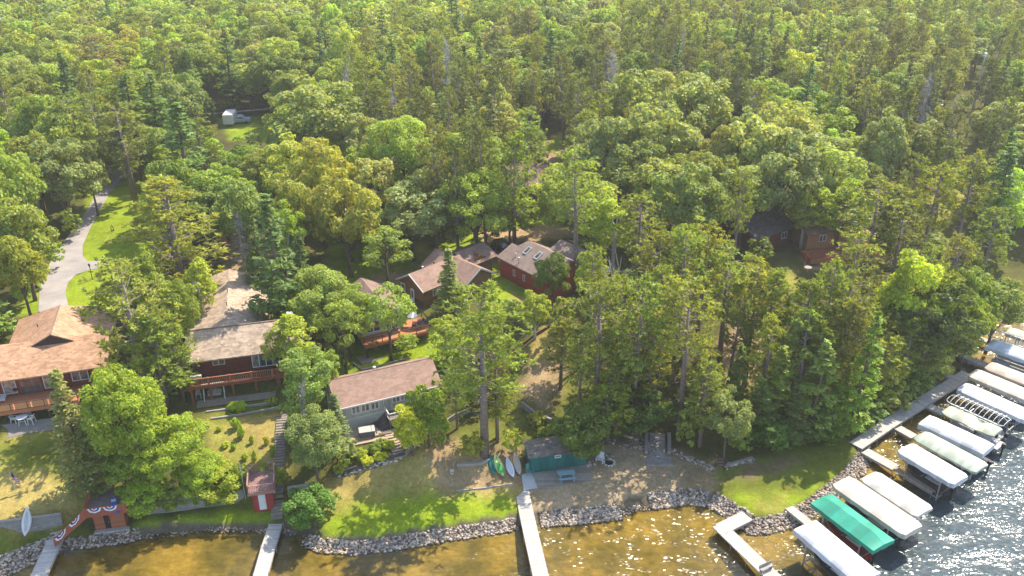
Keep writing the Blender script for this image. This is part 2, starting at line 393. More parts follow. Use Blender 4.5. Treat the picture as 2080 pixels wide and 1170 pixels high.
o = bpy.data.objects.new('lake_water', me); C.objects.link(o); tag(o, kind='structure')

# ------------------------------------------------------------------ riprap (nobody could count it)
def rock_proto(k):
    r = np.random.default_rng(k)
    ico = [(0,0,-1),(.72,-.53,-.45),(-.28,-.85,-.45),(-.89,0,-.45),(-.28,.85,-.45),(.72,.53,-.45),(.28,-.85,.45),(-.72,-.53,.45),(-.72,.53,.45),(.28,.85,.45),(.89,0,.45),(0,0,1)]
    fc = [(0,1,2),(1,0,5),(0,2,3),(0,3,4),(0,4,5),(1,5,10),(2,1,6),(3,2,7),(4,3,8),(5,4,9),(1,10,6),(2,6,7),(3,7,8),(4,8,9),(5,9,10),(6,10,11),(7,6,11),(8,7,11),(9,8,11),(10,9,11)]
    v = np.array(ico)*r.uniform(.75, 1.2, (12, 1)); return v, np.array(fc)
RP = [rock_proto(k) for k in range(6)]
rv, rf, rc = [], [], []
def rock(x, y, z, s):
    v, f = RP[rng.integers(6)]; a = rng.uniform(0, 6.28); ca, sa = math.cos(a), math.sin(a)
    q = v*np.array([1, rng.uniform(.65, 1), rng.uniform(.5, .8)])*s
    q = np.stack([q[:, 0]*ca-q[:, 1]*sa, q[:, 0]*sa+q[:, 1]*ca, q[:, 2]], 1)+np.array([x, y, z])
    k = sum(len(a) for a in rv) if False else rock.n
    rv.append(q); rf.append(f+k); rock.n += 12
    g = rng.uniform(.05, .48); t = rng.choice([0, 0, 1, 1, 2]); cc = [(g*1.06, g*.86, g*.66), (g, g*.72, g*.50), (g*.90, g*.80, g*.70)][t]
    rc.append(np.tile(cc, (12, 1)))
rock.n = 0
def band(pxs, n_, d0, d1, s0, s1):
    n_ = int(n_*1.7); s0 *= .62; s1 *= .70
    """scatter rocks along stretches of the shore between two distances from the waterline"""
    P = np.array([at(*p, 0)[:2] for p in pxs]); seg = np.hypot(*np.diff(P, axis=0).T); cum = np.concatenate([[0], np.cumsum(seg)])
    for _ in range(n_):
        s_ = rng.uniform(0, cum[-1]); i = min(np.searchsorted(cum, s_)-1, len(seg)-1); i = max(i, 0); t = (s_-cum[i])/seg[i]
        p = P[i]*(1-t)+P[i+1]*t; dv = (P[i+1]-P[i])/seg[i]; nr = np.array([-dv[1], dv[0]])
        d = rng.uniform(d0, d1); q = p+nr*d; z = hgt(*q)
        rock(q[0], q[1], max(z, -.35)+rng.uniform(-.03, .13), rng.uniform(s0, s1))
band(SHORE[2:5], 480, -.5, 1.8, .12, .32)
band([(130,1115),(250,1100),(285,1092)], 230, -.3, .9, .12, .30)
band([(290,1092),(430,1078),(560,1080),(600,1084)], 120, -.3, .3, .10, .24)
band([(618,1098),(645,1112),(720,1119),(800,1109),(900,1092),(1000,1077),(1050,1069)], 1400, -.6, .8, .12, .30)
band([(1098,1062),(1180,1056),(1262,1046)], 750, -.6, 1.05, .12, .33)
band([(1262,1046),(1290,1030),(1318,1030)], 60, -.5, .2, .1, .22)
band([(1322,1030),(1400,1020),(1440,1024),(1480,1046),(1512,1072)], 1100, -.4, 1.35, .12, .34)
band([(1515,1078),(1545,1080),(1605,1066),(1645,1045),(1702,1002),(1748,958),(1765,925),(1757,908)], 1400, -.5, 1.2, .12, .34)
band([(1757,905),(1800,872),(1850,838),(1885,800),(1900,772),(1928,728),(1950,698),(1985,676),(2012,655)], 240, -.6, -.1, .12, .30)
for p0, p1, n_ in (((690,965),(800,935),60), ((1150,905),(1250,895),60), ((1260,905),(1340,915),140), ((1360,915),(1450,955),160), ((1470,950),(1530,935),70), ((1265,885),(1330,905),70), ((1190,945),(1250,925),40)):
    for _ in range(n_):
        t = rng.uniform(); q = G(p0[0]+(p1[0]-p0[0])*t+rng.normal(0, 2), p0[1]+(p1[1]-p0[1])*t+rng.normal(0, 2.5))
        rock(q.x, q.y, q.z+.08, rng.uniform(.10, .26))
m, n, l, b = mk('shore_rock'); a = n.new('ShaderNodeAttribute'); a.attribute_name = 'tint'
c = mixc(n, l, 'MULTIPLY', 1, a.outputs['Color'], ramp(n, l, noise_fac(n, l, 7, 4), [(.3, (.75,)*3), (.7, (1.25,)*3)])); l.new(c, b.inputs['Base Color']); b.inputs['Roughness'].default_value = .8
me = npmesh('riprap', np.concatenate(rv), np.concatenate(rf), [m], np.concatenate(rc))
o = bpy.data.objects.new('riprap', me); C.objects.link(o); tag(o, 'loose pale boulders piled in a band along the waterline', 'rocks', kind='stuff')
# ------------------------------------------------------------------ trees
def unit(v): return v/np.maximum(np.linalg.norm(v, axis=-1, keepdims=True), 1e-9)
def leafquads(cen, nrm, L, W, axis=None, r=None):
    """diamond blades: centre, normal, half length, half width; long axis along 'axis' if given"""
    n = len(cen)
    a = r.normal(size=(n, 3)) if axis is None else axis
    u = unit(a-nrm*np.sum(a*nrm, 1, keepdims=True)); v = np.cross(nrm, u)
    L = np.reshape(L, (-1, 1)); W = np.reshape(W, (-1, 1))
    return np.stack([cen-u*L, cen+v*W+u*L*.15, cen+u*L, cen-v*W-u*L*.1], 1).reshape(-1, 3)
def finish(name, q, tint, trunk, bark):
    """-> (crown mesh, trunk mesh)"""
    n = len(q)//4
    crown = npmesh(name+'_crown', q, np.arange(4*n).reshape(n, 4), [LEAF], np.repeat(tint, 4, 0))
    t = bpy.data.meshes.new(name+'_trunk'); t.from_pydata(trunk.v, [], trunk.f); t.materials.append(bark)
    t.polygons.foreach_set('use_smooth', [True]*len(t.polygons)); t.update()
    return crown, t
def broad(seed, R=5, h=14, cb=.26, nl=40, per=165, ls=.30, flat=1.0, bark=None, hole=.0, lr=(.24, .38)):
    r = np.random.default_rng(seed); ch = h*(1-cb); cz = h*cb+ch*.5
    i = np.arange(nl)+.5; ph = np.arccos(1-1.72*i/nl); th = np.pi*(1+5**.5)*i
    d = np.stack([np.cos(th)*np.sin(ph), np.sin(th)*np.sin(ph), np.cos(ph)], 1)+r.normal(0, .16, (nl, 3)); d = unit(d)
    sx, sy = r.uniform(.85, 1.12, 2)
    ext = np.array([R*.72*sx, R*.72*sy, ch*.5*.76*flat])
    lc = np.array([0, 0, cz])+d*ext*r.uniform(.62, 1.24, (nl, 1)); lc[:, :2] += r.normal(0, .07*R, 2)
    lrad = R*r.uniform(*lr, nl)
    C_, N_, T_ = [], [], []
    for k in range(nl):
        if r.uniform() < hole: continue
        m_ = int(per*(lrad[k]/R/.31)**2)
        e = unit(r.normal(size=(m_, 3))+d[k]*.55+np.array([0, 0, .45]))
        p = lc[k]+e*lrad[k]*r.uniform(.62, 1.08, (m_, 1))*np.array([1, 1, .72])
        C_.append(p); N_.append(unit(e*.75+r.normal(0, .55, (m_, 3))+np.array([0, 0, .35])))
        T_.append(r.uniform(.86, 1.14)*r.uniform(.72, 1.25, (m_, 1))*np.array([[1, 1, 1]])*np.stack([r.uniform(.9, 1.12, m_), np.ones(m_), r.uniform(.7, 1.3, m_)], 1))
    C_ = np.concatenate(C_); N_ = np.concatenate(N_); T_ = np.concatenate(T_)
    q = leafquads(C_, N_, r.uniform(.7, 1.3, len(C_))*ls, r.uniform(.7, 1.2, len(C_))*ls*.72, None, r)
    t = MB(); t.tube([(0,0,-.5), (.1*R*.2, 0, h*cb*.6), (.0, .1, cz)], [h*.024, h*.018, h*.009], 7)
    for k in r.choice(nl, min(nl, 12), replace=False):
        z0 = h*r.uniform(cb*.6, cb+.3); b0 = np.array([0, 0, z0]); mid = b0*.45+lc[k]*.55+np.array([0, 0, -.06*h])*.3
        t.tube([b0, mid, lc[k]], [h*.009, h*.006, h*.003], 4, cap=False)
    return finish('broadleaf', q, T_, t, bark or BARK)
def redpine(seed, R=3.3, h=20, cb=.38, dz=.60, nb=5, tufts=8, blades=7, ls=.27, lean=0.0, wmul=1.0):
    r = np.random.default_rng(seed); t = MB()
    t.tube([(0,0,-.5), (lean*h*.4, 0, h*.45), (lean*h, 0, h*.97)], [h*.0165, h*.012, h*.002], 7)
    C_, N_, A_, T_ = [], [], [], []
    z = h*cb
    while z < h*.985:
        u = (z/h-cb)/(1-cb); prof = (.55+.45*min(1, u/.25))*math.sqrt(max(0.02, 1-u**2.2)) ; x0 = lean*z
        for b_ in range(nb):
            if r.uniform() < .10+.25*(u < .15): continue
            a = r.uniform(0, 6.283); L = R*prof*r.uniform(.6, 1.12)+.25; up = r.uniform(.0, .32)+.5*u
            d = np.array([math.cos(a), math.sin(a), up]); d /= np.linalg.norm(d)
            p0 = np.array([x0, 0, z+r.uniform(-.2, .2)]); p1 = p0+d*L
            t.tube([p0, p0+d*L*.5+np.array([0, 0, -.05*L]), p1], [.055, .035, .012], 3, cap=False)
            nt_ = max(2, int(tufts*(.45+.55*L/R)))
            s_ = np.concatenate([[1.0], r.uniform(.42, 1.0, nt_-1)])
            c = p0+d*L*s_[:, None]+r.normal(0, .16+.05*L, (nt_, 3))*np.array([1, 1, .8]); c[:, 2] += .12
            br = r.uniform(.75, 1.2)
            for cc in c:
                e = unit(r.normal(size=(blades, 3))+np.array([0, 0, .75])+d*.35)
                C_.append(cc+e*ls*.62); A_.append(e); N_.append(unit(np.cross(e, r.normal(size=(blades, 3)))+np.array([0, 0, .25])))
                T_.append(np.full((blades, 3), br*r.uniform(.8, 1.2))*np.stack([r.uniform(.92, 1.12, blades), np.ones(blades), r.uniform(.7, 1.2, blades)], 1))
        z += dz*r.uniform(.75, 1.25)
    if cb > .25:
        for _ in range(9):   # dead snags below the crown
            zz = h*r.uniform(cb*.5, cb*1.15); a = r.uniform(0, 6.28); L = r.uniform(.6, 1.9)
            t.tube([(lean*zz, 0, zz), (lean*zz+math.cos(a)*L, math.sin(a)*L, zz+r.uniform(-.2, .3))], [.045, .012], 3, cap=False)
    C_ = np.concatenate(C_); N_ = np.concatenate(N_); A_ = np.concatenate(A_); T_ = np.concatenate(T_)
    q = leafquads(C_, N_, ls*r.uniform(.8, 1.2, len(C_)), ls*.30*wmul*r.uniform(.8, 1.3, len(C_)), A_, r)
    return finish('pine', q, T_, t, BARKR)
def plume(seed, R=3.6, h=20, cb=.1, dz=1.05, nb=6, per=46, ls=.34, droop=-.05, pw=1.0, top=.9, wmul=1.0):
    """white pine and spruce: flat foliage plates on regular whorls"""
    r = np.random.default_rng(seed); t = MB()
    t.tube([(0,0,-.5), (0,0,h*.5), (0,0,h*.985)], [h*.0155, h*.010, h*.0015], 7)
    C_, N_, T_, A_ = [], [], [], []; z = h*cb
    while z < h*.99:
        u = (z/h-cb)/(1-cb); prof = (1-u)**pw*min(1, .55+u*3)
        for b_ in range(nb):
            if r.uniform() < .06: continue
            a = r.uniform(0, 6.283); L = R*prof*r.uniform(.62, 1.15)+.3; up = droop+r.uniform(-.08, .14)+.75*max(0, u-.55)*top
            d = np.array([math.cos(a), math.sin(a), up]); sd = np.array([-math.sin(a), math.cos(a), 0])
            p0 = np.array([0, 0, z+r.uniform(-.25, .25)*dz])
            t.tube([p0, p0+d*L*.95], [.05, .012], 3, cap=False)
            m_ = max(8, int(per*(L/R)*1.0)); s_ = r.uniform(.22, 1.04, m_)**.8; wd = (.34*L*np.sin(np.clip(s_, 0, 1)*2.6)+.10)
            lat = r.uniform(-1, 1, m_); c = p0+d*(L*s_)[:, None]+sd*(lat*wd)[:, None]
            c[:, 2] += .10*L*s_**2+r.normal(0, .07, m_)-(np.abs(lat)*wd*.15)
            C_.append(c); N_.append(unit(np.array([0, 0, 1.0])+d*.15+r.normal(0, .42, (m_, 3))))
            A_.append(d*.8+sd*(np.sign(lat)*.7)[:, None]+r.normal(0, .3, (m_, 3)))
            T_.append(np.full((m_, 3), r.uniform(.8, 1.18))*r.uniform(.72, 1.25, (m_, 1))*np.stack([r.uniform(.9, 1.12, m_), np.ones(m_), r.uniform(.75, 1.25, m_)], 1))
        z += dz*r.uniform(.8, 1.2)*(1-.35*u)
    C_ = np.concatenate(C_); N_ = np.concatenate(N_); A_ = np.concatenate(A_); T_ = np.concatenate(T_)
    q = leafquads(C_, N_, ls*r.uniform(.8, 1.25, len(C_)), ls*.46*wmul*r.uniform(.8, 1.25, len(C_)), A_, r)
    return finish('conifer', q, T_, t, BARK)
def dead(seed, R=2.2, h=15, fork=False):
    r = np.random.default_rng(seed); t = MB()
    if fork:
        t.tube([(0,0,-.5), (0,0,h*.5), (.2,0,h*.62)], [h*.02, h*.014, h*.011], 6)
        for k in range(7):
            a = k*6.283/7+r.uniform(-.3, .3); L = h*r.uniform(.25, .42); p = np.array([.1, 0, h*r.uniform(.45, .62)])
            q = p+np.array([math.cos(a)*.55, math.sin(a)*.55, .8])*L; t.tube([p, (p+q)/2+np.array([0, 0, -.3]), q], [h*.009, h*.006, h*.002], 5)
            for _ in range(3):
                s_ = p+(q-p)*r.uniform(.4, .9); e = s_+r.normal(0, 1, 3)*L*.28+np.array([0, 0, .2*L]); t.tube([s_, e], [h*.004, h*.001], 4, cap=False)
    else:
        t.tube([(0,0,-.5), (0,0,h)], [h*.013, h*.002], 6)
        for k in range(150):
            z = h*r.uniform(.18, .97); a = r.uniform(0, 6.28); L = R*(1.12-z/h)*r.uniform(.5, 1.2); d = np.array([math.cos(a), math.sin(a), r.uniform(-.1, .35)])
            p = np.array([0, 0, z]); t.tube([p, p+d*L], [.035, .012], 3, cap=False)
            for _ in range(3):
                s_ = p+d*L*r.uniform(.3, .95); t.tube([s_, s_+r.normal(0, .45, 3)], [.02, .008], 3, cap=False)
    me = bpy.data.meshes.new('dead_tree'); me.from_pydata(t.v, [], t.f); me.materials.append(BARKD); me.update()
    return None, me
PROTO = {
 'B': [(broad(s, per=215, ls=.25, nl=58, lr=(.17, .32), hole=.07), 5, 14) for s in (1, 2, 3, 4, 5)],
 'b': [(broad(s, R=3.2, h=9, cb=.14, nl=30, per=150, ls=.21), 3.2, 9) for s in (11, 12, 13)],
 'K': [(broad(s, R=3.0, h=14, cb=.22, nl=46, per=105, ls=.20, bark=BARKW, hole=.06, lr=(.20, .36)), 3.0, 14) for s in (21, 22, 23)],
 'L': [(broad(s, R=4.6, h=13, cb=.45, nl=24, per=150, ls=.24, hole=.12, lr=(.2, .34)), 4.6, 13) for s in (27, 28)],
 'R': [(redpine(s, R=3.3, h=20, cb=c, lean=ln), 3.3, 20) for s, c, ln in ((31, .36, 0), (32, .44, .01), (33, .30, -.015), (34, .50, .02), (35, .2, 0))],
 'W': [(plume(s), 3.6, 20) for s in (41, 42, 43)],
 'S': [(plume(s, R=2.5, h=15, cb=.04, dz=.55, nb=7, per=26, ls=.24, droop=-.22, top=.4), 2.5, 15) for s in (51, 52)],
 'D': [(dead(61), 2.2, 15), (dead(62), 2.2, 15)], 'F': [(dead(63, fork=True), 3, 15)],
 's': [(broad(s, R=1.5, h=2.0, cb=-.15, nl=16, per=70, ls=.14, lr=(.3, .45)), 1.5, 2.0) for s in (71, 72, 73)],
}
PROTO['M'] = PROTO['B']; PROTO['O'] = PROTO['B']
PROTO['G'] = [(broad(s, per=430, ls=.165, nl=72, lr=(.15, .29), hole=.05), 5, 14) for s in (6, 7, 8)]
KIND = {'B': ('broadleaf_tree', 'broadleaf tree', 'green broadleaf tree'), 'b': ('broadleaf_tree', 'broadleaf tree', 'small round broadleaf tree'), 'K': ('birch_tree', 'broadleaf tree', 'slender light green birch'),
 'L': ('broadleaf_tree', 'broadleaf tree', 'thin-crowned broadleaf tree'), 'R': ('pine_tree', 'pine tree', 'open-crowned pine'), 'W': ('white_pine', 'pine tree', 'layered green pine'),
 'S': ('spruce_tree', 'pine tree', 'narrow spruce'), 'D': ('dead_tree', 'dead tree', 'bare grey dead conifer'), 'F': ('dead_tree', 'dead tree', 'bleached leafless forked tree'), 's': ('shrub', 'shrub', 'low green shrub'),
 'G': ('broadleaf_tree', 'broadleaf tree', 'leafy green broadleaf tree'), 'M': ('broadleaf_tree', 'broadleaf tree', 'golden yellow-green broadleaf tree'), 'O': ('broadleaf_tree', 'broadleaf tree', 'grey-green broadleaf tree')}
TINT = {'G': (.175, .220, .036), 'B': (.175, .220, .036), 'b': (.165, .215, .036), 'K': (.21, .275, .030), 'L': (.17, .225, .045), 'R': (.165, .205, .042), 'W': (.115, .185, .040), 'S': (.105, .150, .045),
        'D': (1, 1, 1), 'F': (1, 1, 1), 's': (.17, .23, .035), 'M': (.36, .30, .055), 'O': (.19, .215, .075)}
LM = [(95,700,'orange-roofed house'), (475,690,'tan-roofed log house'), (775,790,'grey cabin'), (795,655,'cedar deck cabin'), (910,565,'brown cabin'), (1080,530,'red house'), (1127,925,'green boathouse'),
 (1570,490,'dark-roofed house'), (1700,480,'house with yellow umbrella'), (1075,375,'mauve roof'), (1825,308,'pale grey roof'), (190,470,'paved driveway'), (470,240,'white trailer'), (1860,830,'boat walkway'),
 (1360,960,'sandy beach'), (1600,970,'shoreline lawn'), (1240,545,'bleached dead tree'), (640,330,'golden trees'), (1975,230,'radio mast'), (525,1005,'red shed'), (205,1030,'bunting boathouse'), (255,85,'lone golden maple'),
 (1130,290,'brown clearing'), (2040,730,'bare canopy frame'), (1615,110,'lime yellow tree'), (1520,740,'pine slope path'), (850,150,'centre of the far woods'), (1300,150,'upper middle woods'), (100,200,'upper left woods'), (500,500,'leafy driveway end')]
TREES = []      # (x, y, z, kind, proto index, sx, sz, rot, tint, px, py)
def place(kind, x, y, z, r_m, h_m, tint=None, pi=None, px=None, py=None):
    ps = PROTO[kind]; pi = int(rng.integers(len(ps))) if pi is None else pi % len(ps); _, R0, H0 = ps[pi]
    t = np.array(tint if tint is not None else TINT[kind])*(np.array([1.58, 1.52, 1.10]) if kind not in 'DF' else 1)
    if tint is None and kind not in 'DF': t = t*rng.uniform(.85, 1.18)*np.array([rng.uniform(.88, 1.14), 1, rng.uniform(.75, 1.25)])
    if px is None: px, py, _ = pj(x, y, z+h_m*.7)
    TREES.append((x, y, z, kind, pi, r_m/R0, h_m/H0, rng.uniform(0, 6.28), t, px, py))
def top(kind, px, py, wpx, h, tint=None, pi=None):
    """a tree whose top shows at (px, py) of the photo, wpx wide there, h metres tall"""
    z = 4.0
    for _ in range(14):
        p = at(px, py, z+h); z = .5*z+.5*max(hgt(p[0], p[1]), .3)
    f = pj(p[0], p[1], z+h*.6)[2]
    place(kind, p[0], p[1], z, wpx*.5*f/F, h, tint, pi, px, py)
def base(kind, px, py, wpx, h, tint=None, pi=None):
    p = G(px, py); f = pj(p.x, p.y, p.z+h*.6)[2]; qx, qy, _ = pj(p.x, p.y, p.z+h)
    place(kind, p.x, p.y, p.z, wpx*.5*f/F, h, tint, pi, qx, qy)
def tb(kind, tx, ty, bx, by, wpx, tint=None, pi=None):
    """a tree standing at ground (bx, by) whose top reaches the row ty"""
    p = G(bx, by); h = 3.0
    while h < 34 and pj(p.x, p.y, p.z+h)[1] > ty: h += .2
    f = pj(p.x, p.y, p.z+h*.6)[2]; qx, qy, _ = pj(p.x, p.y, p.z+h); place(kind, p.x, p.y, p.z, wpx*.5*f/F, h, tint, pi, qx, qy)
LIME = (.25, .32, .03); BLU = (.125, .175, .06); DK = (.07, .10, .028); SIL = (.17, .21, .085); YG = (.225, .275, .028)
def T(kind, px, py, wpx, h, tint=None, pi=None): top(kind, px, py, wpx, h*(.84 if kind in 'RWS' else .88), tint, pi)
# -- near the water, left
tb('G',312,745,300,990,185,(.19,.255,.03),0); tb('G',365,850,370,990,150,(.2,.27,.03)); T('G',400,930,110,6,(.2,.28,.03)); T('b',445,950,100,5,YG); T('b',290,965,100,5,(.2,.28,.03)); T('b',235,900,80,7); T('b',340,985,70,4)
tb('S',143,755,185,1000,125,(.20,.22,.09),0); tb('W',205,850,205,1005,100,(.17,.2,.08))
T('R',240,540,200,21,None,0); T('R',300,640,150,15,(.16,.22,.04),4); T('R',330,365,185,22,None,4); T('R',345,660,90,12,None,4)
T('K',393,525,85,12,YG); T('B',290,500,90,14,(.2,.26,.04)); T('G',350,560,90,13,(.17,.22,.04)); T('b',330,590,80,10)
T('W',545,385,150,23,(.10,.155,.045),1); T('W',505,440,80,15,(.11,.16,.045)); T('W',600,470,80,14,(.09,.14,.04))
T('K',590,640,105,10,YG); T('L',555,675,60,8,None); T('G',650,545,150,12,(.19,.25,.06)); T('G',700,585,110,11,(.18,.24,.05)); T('L',690,620,100,11,(.19,.25,.05)); T('b',645,600,90,9,(.18,.23,.04))
tb('K',615,705,625,905,100,(.16,.23,.06),1); T('K',655,700,60,10,(.18,.25,.05)); T('S',590,790,60,8,(.12,.17,.07)); T('S',675,800,60,8,(.14,.19,.09)); tb('G',650,842,650,990,135,(.17,.22,.085)); T('b',700,890,60,4,SIL); T('b',615,880,70,6)
T('b',630,992,100,5.5,(.09,.17,.03)); T('b',600,1020,50,2.6,(.12,.17,.03)); T('b',665,1000,50,3,(.10,.17,.03))
for q in ((470,862),(448,868),(490,880),(475,905),(515,892),(540,895),(560,915),(497,925),(455,900),(520,930)): base('s', q[0]+rng.normal(0, 3), q[1]+8, rng.uniform(10, 20), rng.uniform(.6, 1.5), (.26*rng.uniform(.8, 1.2),.34,.04))
base('s',478,832,26,1.1,(.26,.36,.03)); base('s',490,833,24,1.1,(.26,.36,.03)); base('s',555,822,20,1.0,(.25,.3,.04)); base('s',560,975,45,1.3,YG); base('s',540,962,35,1.2,YG)
for q in ((715,920),(735,925),(760,915),(775,930),(790,905),(700,945),(745,940),(690,955),(770,905)): base('s', q[0], q[1]+4, 26, 1.0, random.choice([(.24,.30,.04),(.16,.22,.04),(.34,.38,.03)]))
for q in ((470,1000),(450,1010),(430,1015),(400,1020),(372,1022),(340,1028),(480,985)): base('s', q[0], q[1], 40, 2.0, (.17,.24,.04))
# -- cabins
tb('L',792,583,795,732,125,(.18,.25,.05),0); tb('L',827,680,826,722,52,(.2,.27,.04)); T('b',905,640,75,7,(.21,.26,.04)); T('b',893,768,50,5,(.14,.17,.03)); T('b',935,700,60,6,(.18,.22,.04)); T('b',765,690,30,2.2,(.12,.17,.04))
tb('b',836,822,840,925,75,(.30,.34,.03)); tb('b',882,782,872,905,85,(.15,.21,.03))
tb('R',988,590,985,925,195,None,0); tb('R',1018,690,1010,890,85,None,4); T('R',925,755,60,9,None,2); tb('S',916,508,916,645,78,(.17,.22,.07),1); T('R',1010,780,80,9,None,1); T('b',1040,870,50,4,YG); T('b',960,880,60,4,(.2,.22,.04))
tb('K',1083,585,1086,690,62,YG); tb('G',1117,514,1120,632,74,(.12,.17,.035)); tb('B',1190,512,1195,650,80,(.19,.25,.045)); T('b',1150,600,60,8,(.14,.18,.03))
# -- pine point
tb('R',1215,578,1208,865,155,None,1); tb('R',1292,572,1283,868,140,None,0); tb('R',1405,560,1379,880,140,None,3); tb('R',1140,655,1138,790,85,None,2); T('R',1208,505,70,18); T('R',1250,660,90,15,None,4); T('R',1180,690,70,13,None,1); T('R',1330,640,100,16,None,2)
tb('R',1237,785,1232,900,115,(.2,.25,.04),4); tb('b',1318,790,1300,885,120,(.07,.11,.02)); T('b',1180,830,110,8,(.10,.14,.025)); base('s',1110,890,40,1.5); base('s',1090,860,40,1.4,(.2,.22,.04))
tb('R',1490,510,1460,748,150,None,1); T('R',1545,545,120,19); T('R',1440,740,95,13,None,2); T('R',1500,600,80,16,(.11,.14,.03),3); T('b',1400,830,60,7,(.14,.18,.03)); tb('F',1240,506,1243,690,70); tb('R',1440,700,1425,860,95,None,4); tb('W',1500,700,1490,855,80); tb('R',1545,650,1535,865,95,None,4); tb('R',1620,640,1612,865,105,None,4); tb('R',1690,620,1680,855,105); tb('R',1255,700,1250,880,90,None,4); T('R',1335,480,110,19); T('R',1395,470,120,20); T('b',1290,700,80,9,(.12,.16,.03))
T('R',1440,455,110,19); T('R',1540,528,100,15); T('R',1260,560,90,18,(.18,.22,.035)); T('R',1350,545,90,19)
# -- east woods down to the water
T('R',1585,555,110,20); T('R',1640,575,120,20); T('R',1700,540,120,22); T('R',1755,600,110,20); T('M',1862,515,150,19,LIME,1); T('K',1822,560,80,15,LIME); T('R',1620,635,70,15,(.2,.24,.05)); T('R',1680,650,80,17)
tb('W',1752,640,1722,888,115,(.16,.25,.035),0); tb('W',1648,690,1640,892,125,(.19,.26,.075),1); tb('W',1585,705,1560,890,105,(.15,.2,.035)); T('R',1700,650,90,16); tb('R',1790,690,1780,818,85,(.22,.26,.05)); tb('R',1842,650,1826,792,90); tb('b',1806,745,1800,822,70,(.24,.28,.05))
T('B',1910,575,150,16,DK); T('B',1990,540,110,15,(.13,.19,.035)); T('B',2045,560,120,13,(.15,.2,.05)); tb('b',1892,690,1885,770,90,(.22,.26,.07)); tb('b',1942,655,1925,716,85,(.17,.22,.055)); tb('b',1868,750,1858,808,70,(.12,.18,.035)); tb('b',1835,790,1825,838,60,(.12,.17,.035)); T('b',1900,650,80,9)
tb('O',1497,795,1470,935,95,SIL); tb('W',1545,770,1530,905,95,(.10,.15,.035)); tb('W',1612,790,1602,905,100,(.11,.145,.05)); tb('W',1692,780,1680,895,95,(.12,.19,.03)); tb('B',1560,850,1558,915,90,(.07,.13,.02)); tb('W',1735,800,1735,872,70,(.10,.16,.03)); tb('b',1775,815,1768,862,70,(.08,.14,.03)); tb('b',1505,865,1502,925,70,(.13,.18,.03)); tb('b',1660,850,1658,900,80,(.09,.14,.03)); tb('b',1600,865,1598,912,70,(.10,.14,.03)); tb('b',1810,795,1805,840,70,(.2,.24,.05)); tb('b',1700,850,1705,888,60,(.14,.2,.03))
T('R',1750,480,130,21); T('R',1800,380,150,22); T('R',1845,420,120,20,(.10,.12,.03)); T('R',1935,560,80,17); T('R',1900,500,90,18); T('R',1960,480,90,18); T('R',1985,320,110,22,None,3); T('R',2030,430,90,19); T('W',2062,290,100,24,(.08,.15,.035)); T('S',2020,250,60,18); T('B',1990,590,90,13)
# -- west woods
T('B',12,390,145,18,(.18,.22,.045)); T('B',40,455,60,11); T('O',100,285,135,17,SIL); T('O',165,285,80,15,(.17,.2,.07)); T('B',10,300,130,19); tb('W',20,560,-10,690,110,(.16,.24,.06)); T('b',105,490,50,5,(.17,.24,.04)); T('b',35,565,45,5,(.17,.25,.05)); T('B',15,470,100,14); T('b',135,425,45,6,(.14,.19,.03)); T('b',75,525,45,5,YG); tb('b',5,650,-25,740,60,(.15,.2,.07))
tb('R',250,215,277,414,120,None,3); tb('R',262,240,270,405,70,None,2); tb('R',178,190,178,395,90,None,3); T('W',355,205,165,24,(.11,.18,.04),1); T('R',402,240,85,17); T('O',525,305,100,14,(.19,.22,.06)); T('B',440,330,120,15); T('F',415,335,50,11); T('K',400,370,60,11,YG); T('B',480,360,120,16,(.16,.22,.06)); T('D',480,430,70,12); T('R',185,190,90,20); T('B',110,215,130,19,(.2,.25,.05)); T('B',60,190,120,19); T('W',250,145,120,22,(.14,.21,.05)); T('W',300,150,120,22,(.13,.2,.045)); T('W',120,105,80,22,(.07,.13,.03)); T('R',185,75,110,21,(.19,.18,.07))
# -- middle
T('M',638,282,130,20,(.255,.265,.05),2); T('M',695,352,140,18,(.235,.245,.048),3); T('M',590,360,110,17,(.20,.225,.05)); T('B',722,302,100,15,(.19,.25,.05)); T('B',640,158,190,22,(.18,.22,.06)); T('B',565,200,90,18,(.21,.25,.045)); T('B',600,250,100,15,(.13,.16,.035))
T('G',808,235,165,21,(.20,.27,.045),1); tb('G',715,400,713,532,150,(.18,.24,.05)); tb('O',815,368,840,530,160,SIL); tb('L',787,470,789,588,112,(.17,.23,.045),1); tb('G',955,345,968,520,165,(.20,.27,.045)); T('O',895,305,110,17,SIL); tb('B',1028,388,1036,492,85,(.22,.30,.03)); tb('K',1064,398,1074,480,65,LIME)
T('R',1045,275,110,22); T('R',1180,310,130,24,None,3); T('K',1215,375,90,15,(.26,.34,.03)); T('K',1255,400,85,14,(.24,.31,.03)); T('R',1310,400,110,17); T('S',1303,335,60,17,(.2,.25,.05)); T('O',1225,235,140,20,SIL); T('O',1350,205,150,21,(.21,.25,.08)); T('B',1400,330,150,18,(.15,.2,.06)); T('B',1300,290,140,17,(.14,.18,.05))
T('B',1320,145,170,22,(.17,.21,.055)); T('B',1420,140,160,22,(.2,.24,.06)); T('O',1555,225,170,22,(.25,.29,.1)); T('O',1600,270,160,20,SIL); T('O',1500,250,110,19); T('O',1440,300,110,17,(.19,.22,.06)); T('L',1520,345,150,15,(.21,.26,.08),1); T('B',1722,365,120,14,(.22,.29,.035)); T('K',1645,385,75,11,YG); T('O',1690,290,120,17,(.22,.28,.08)); T('O',1812,222,110,20,SIL)
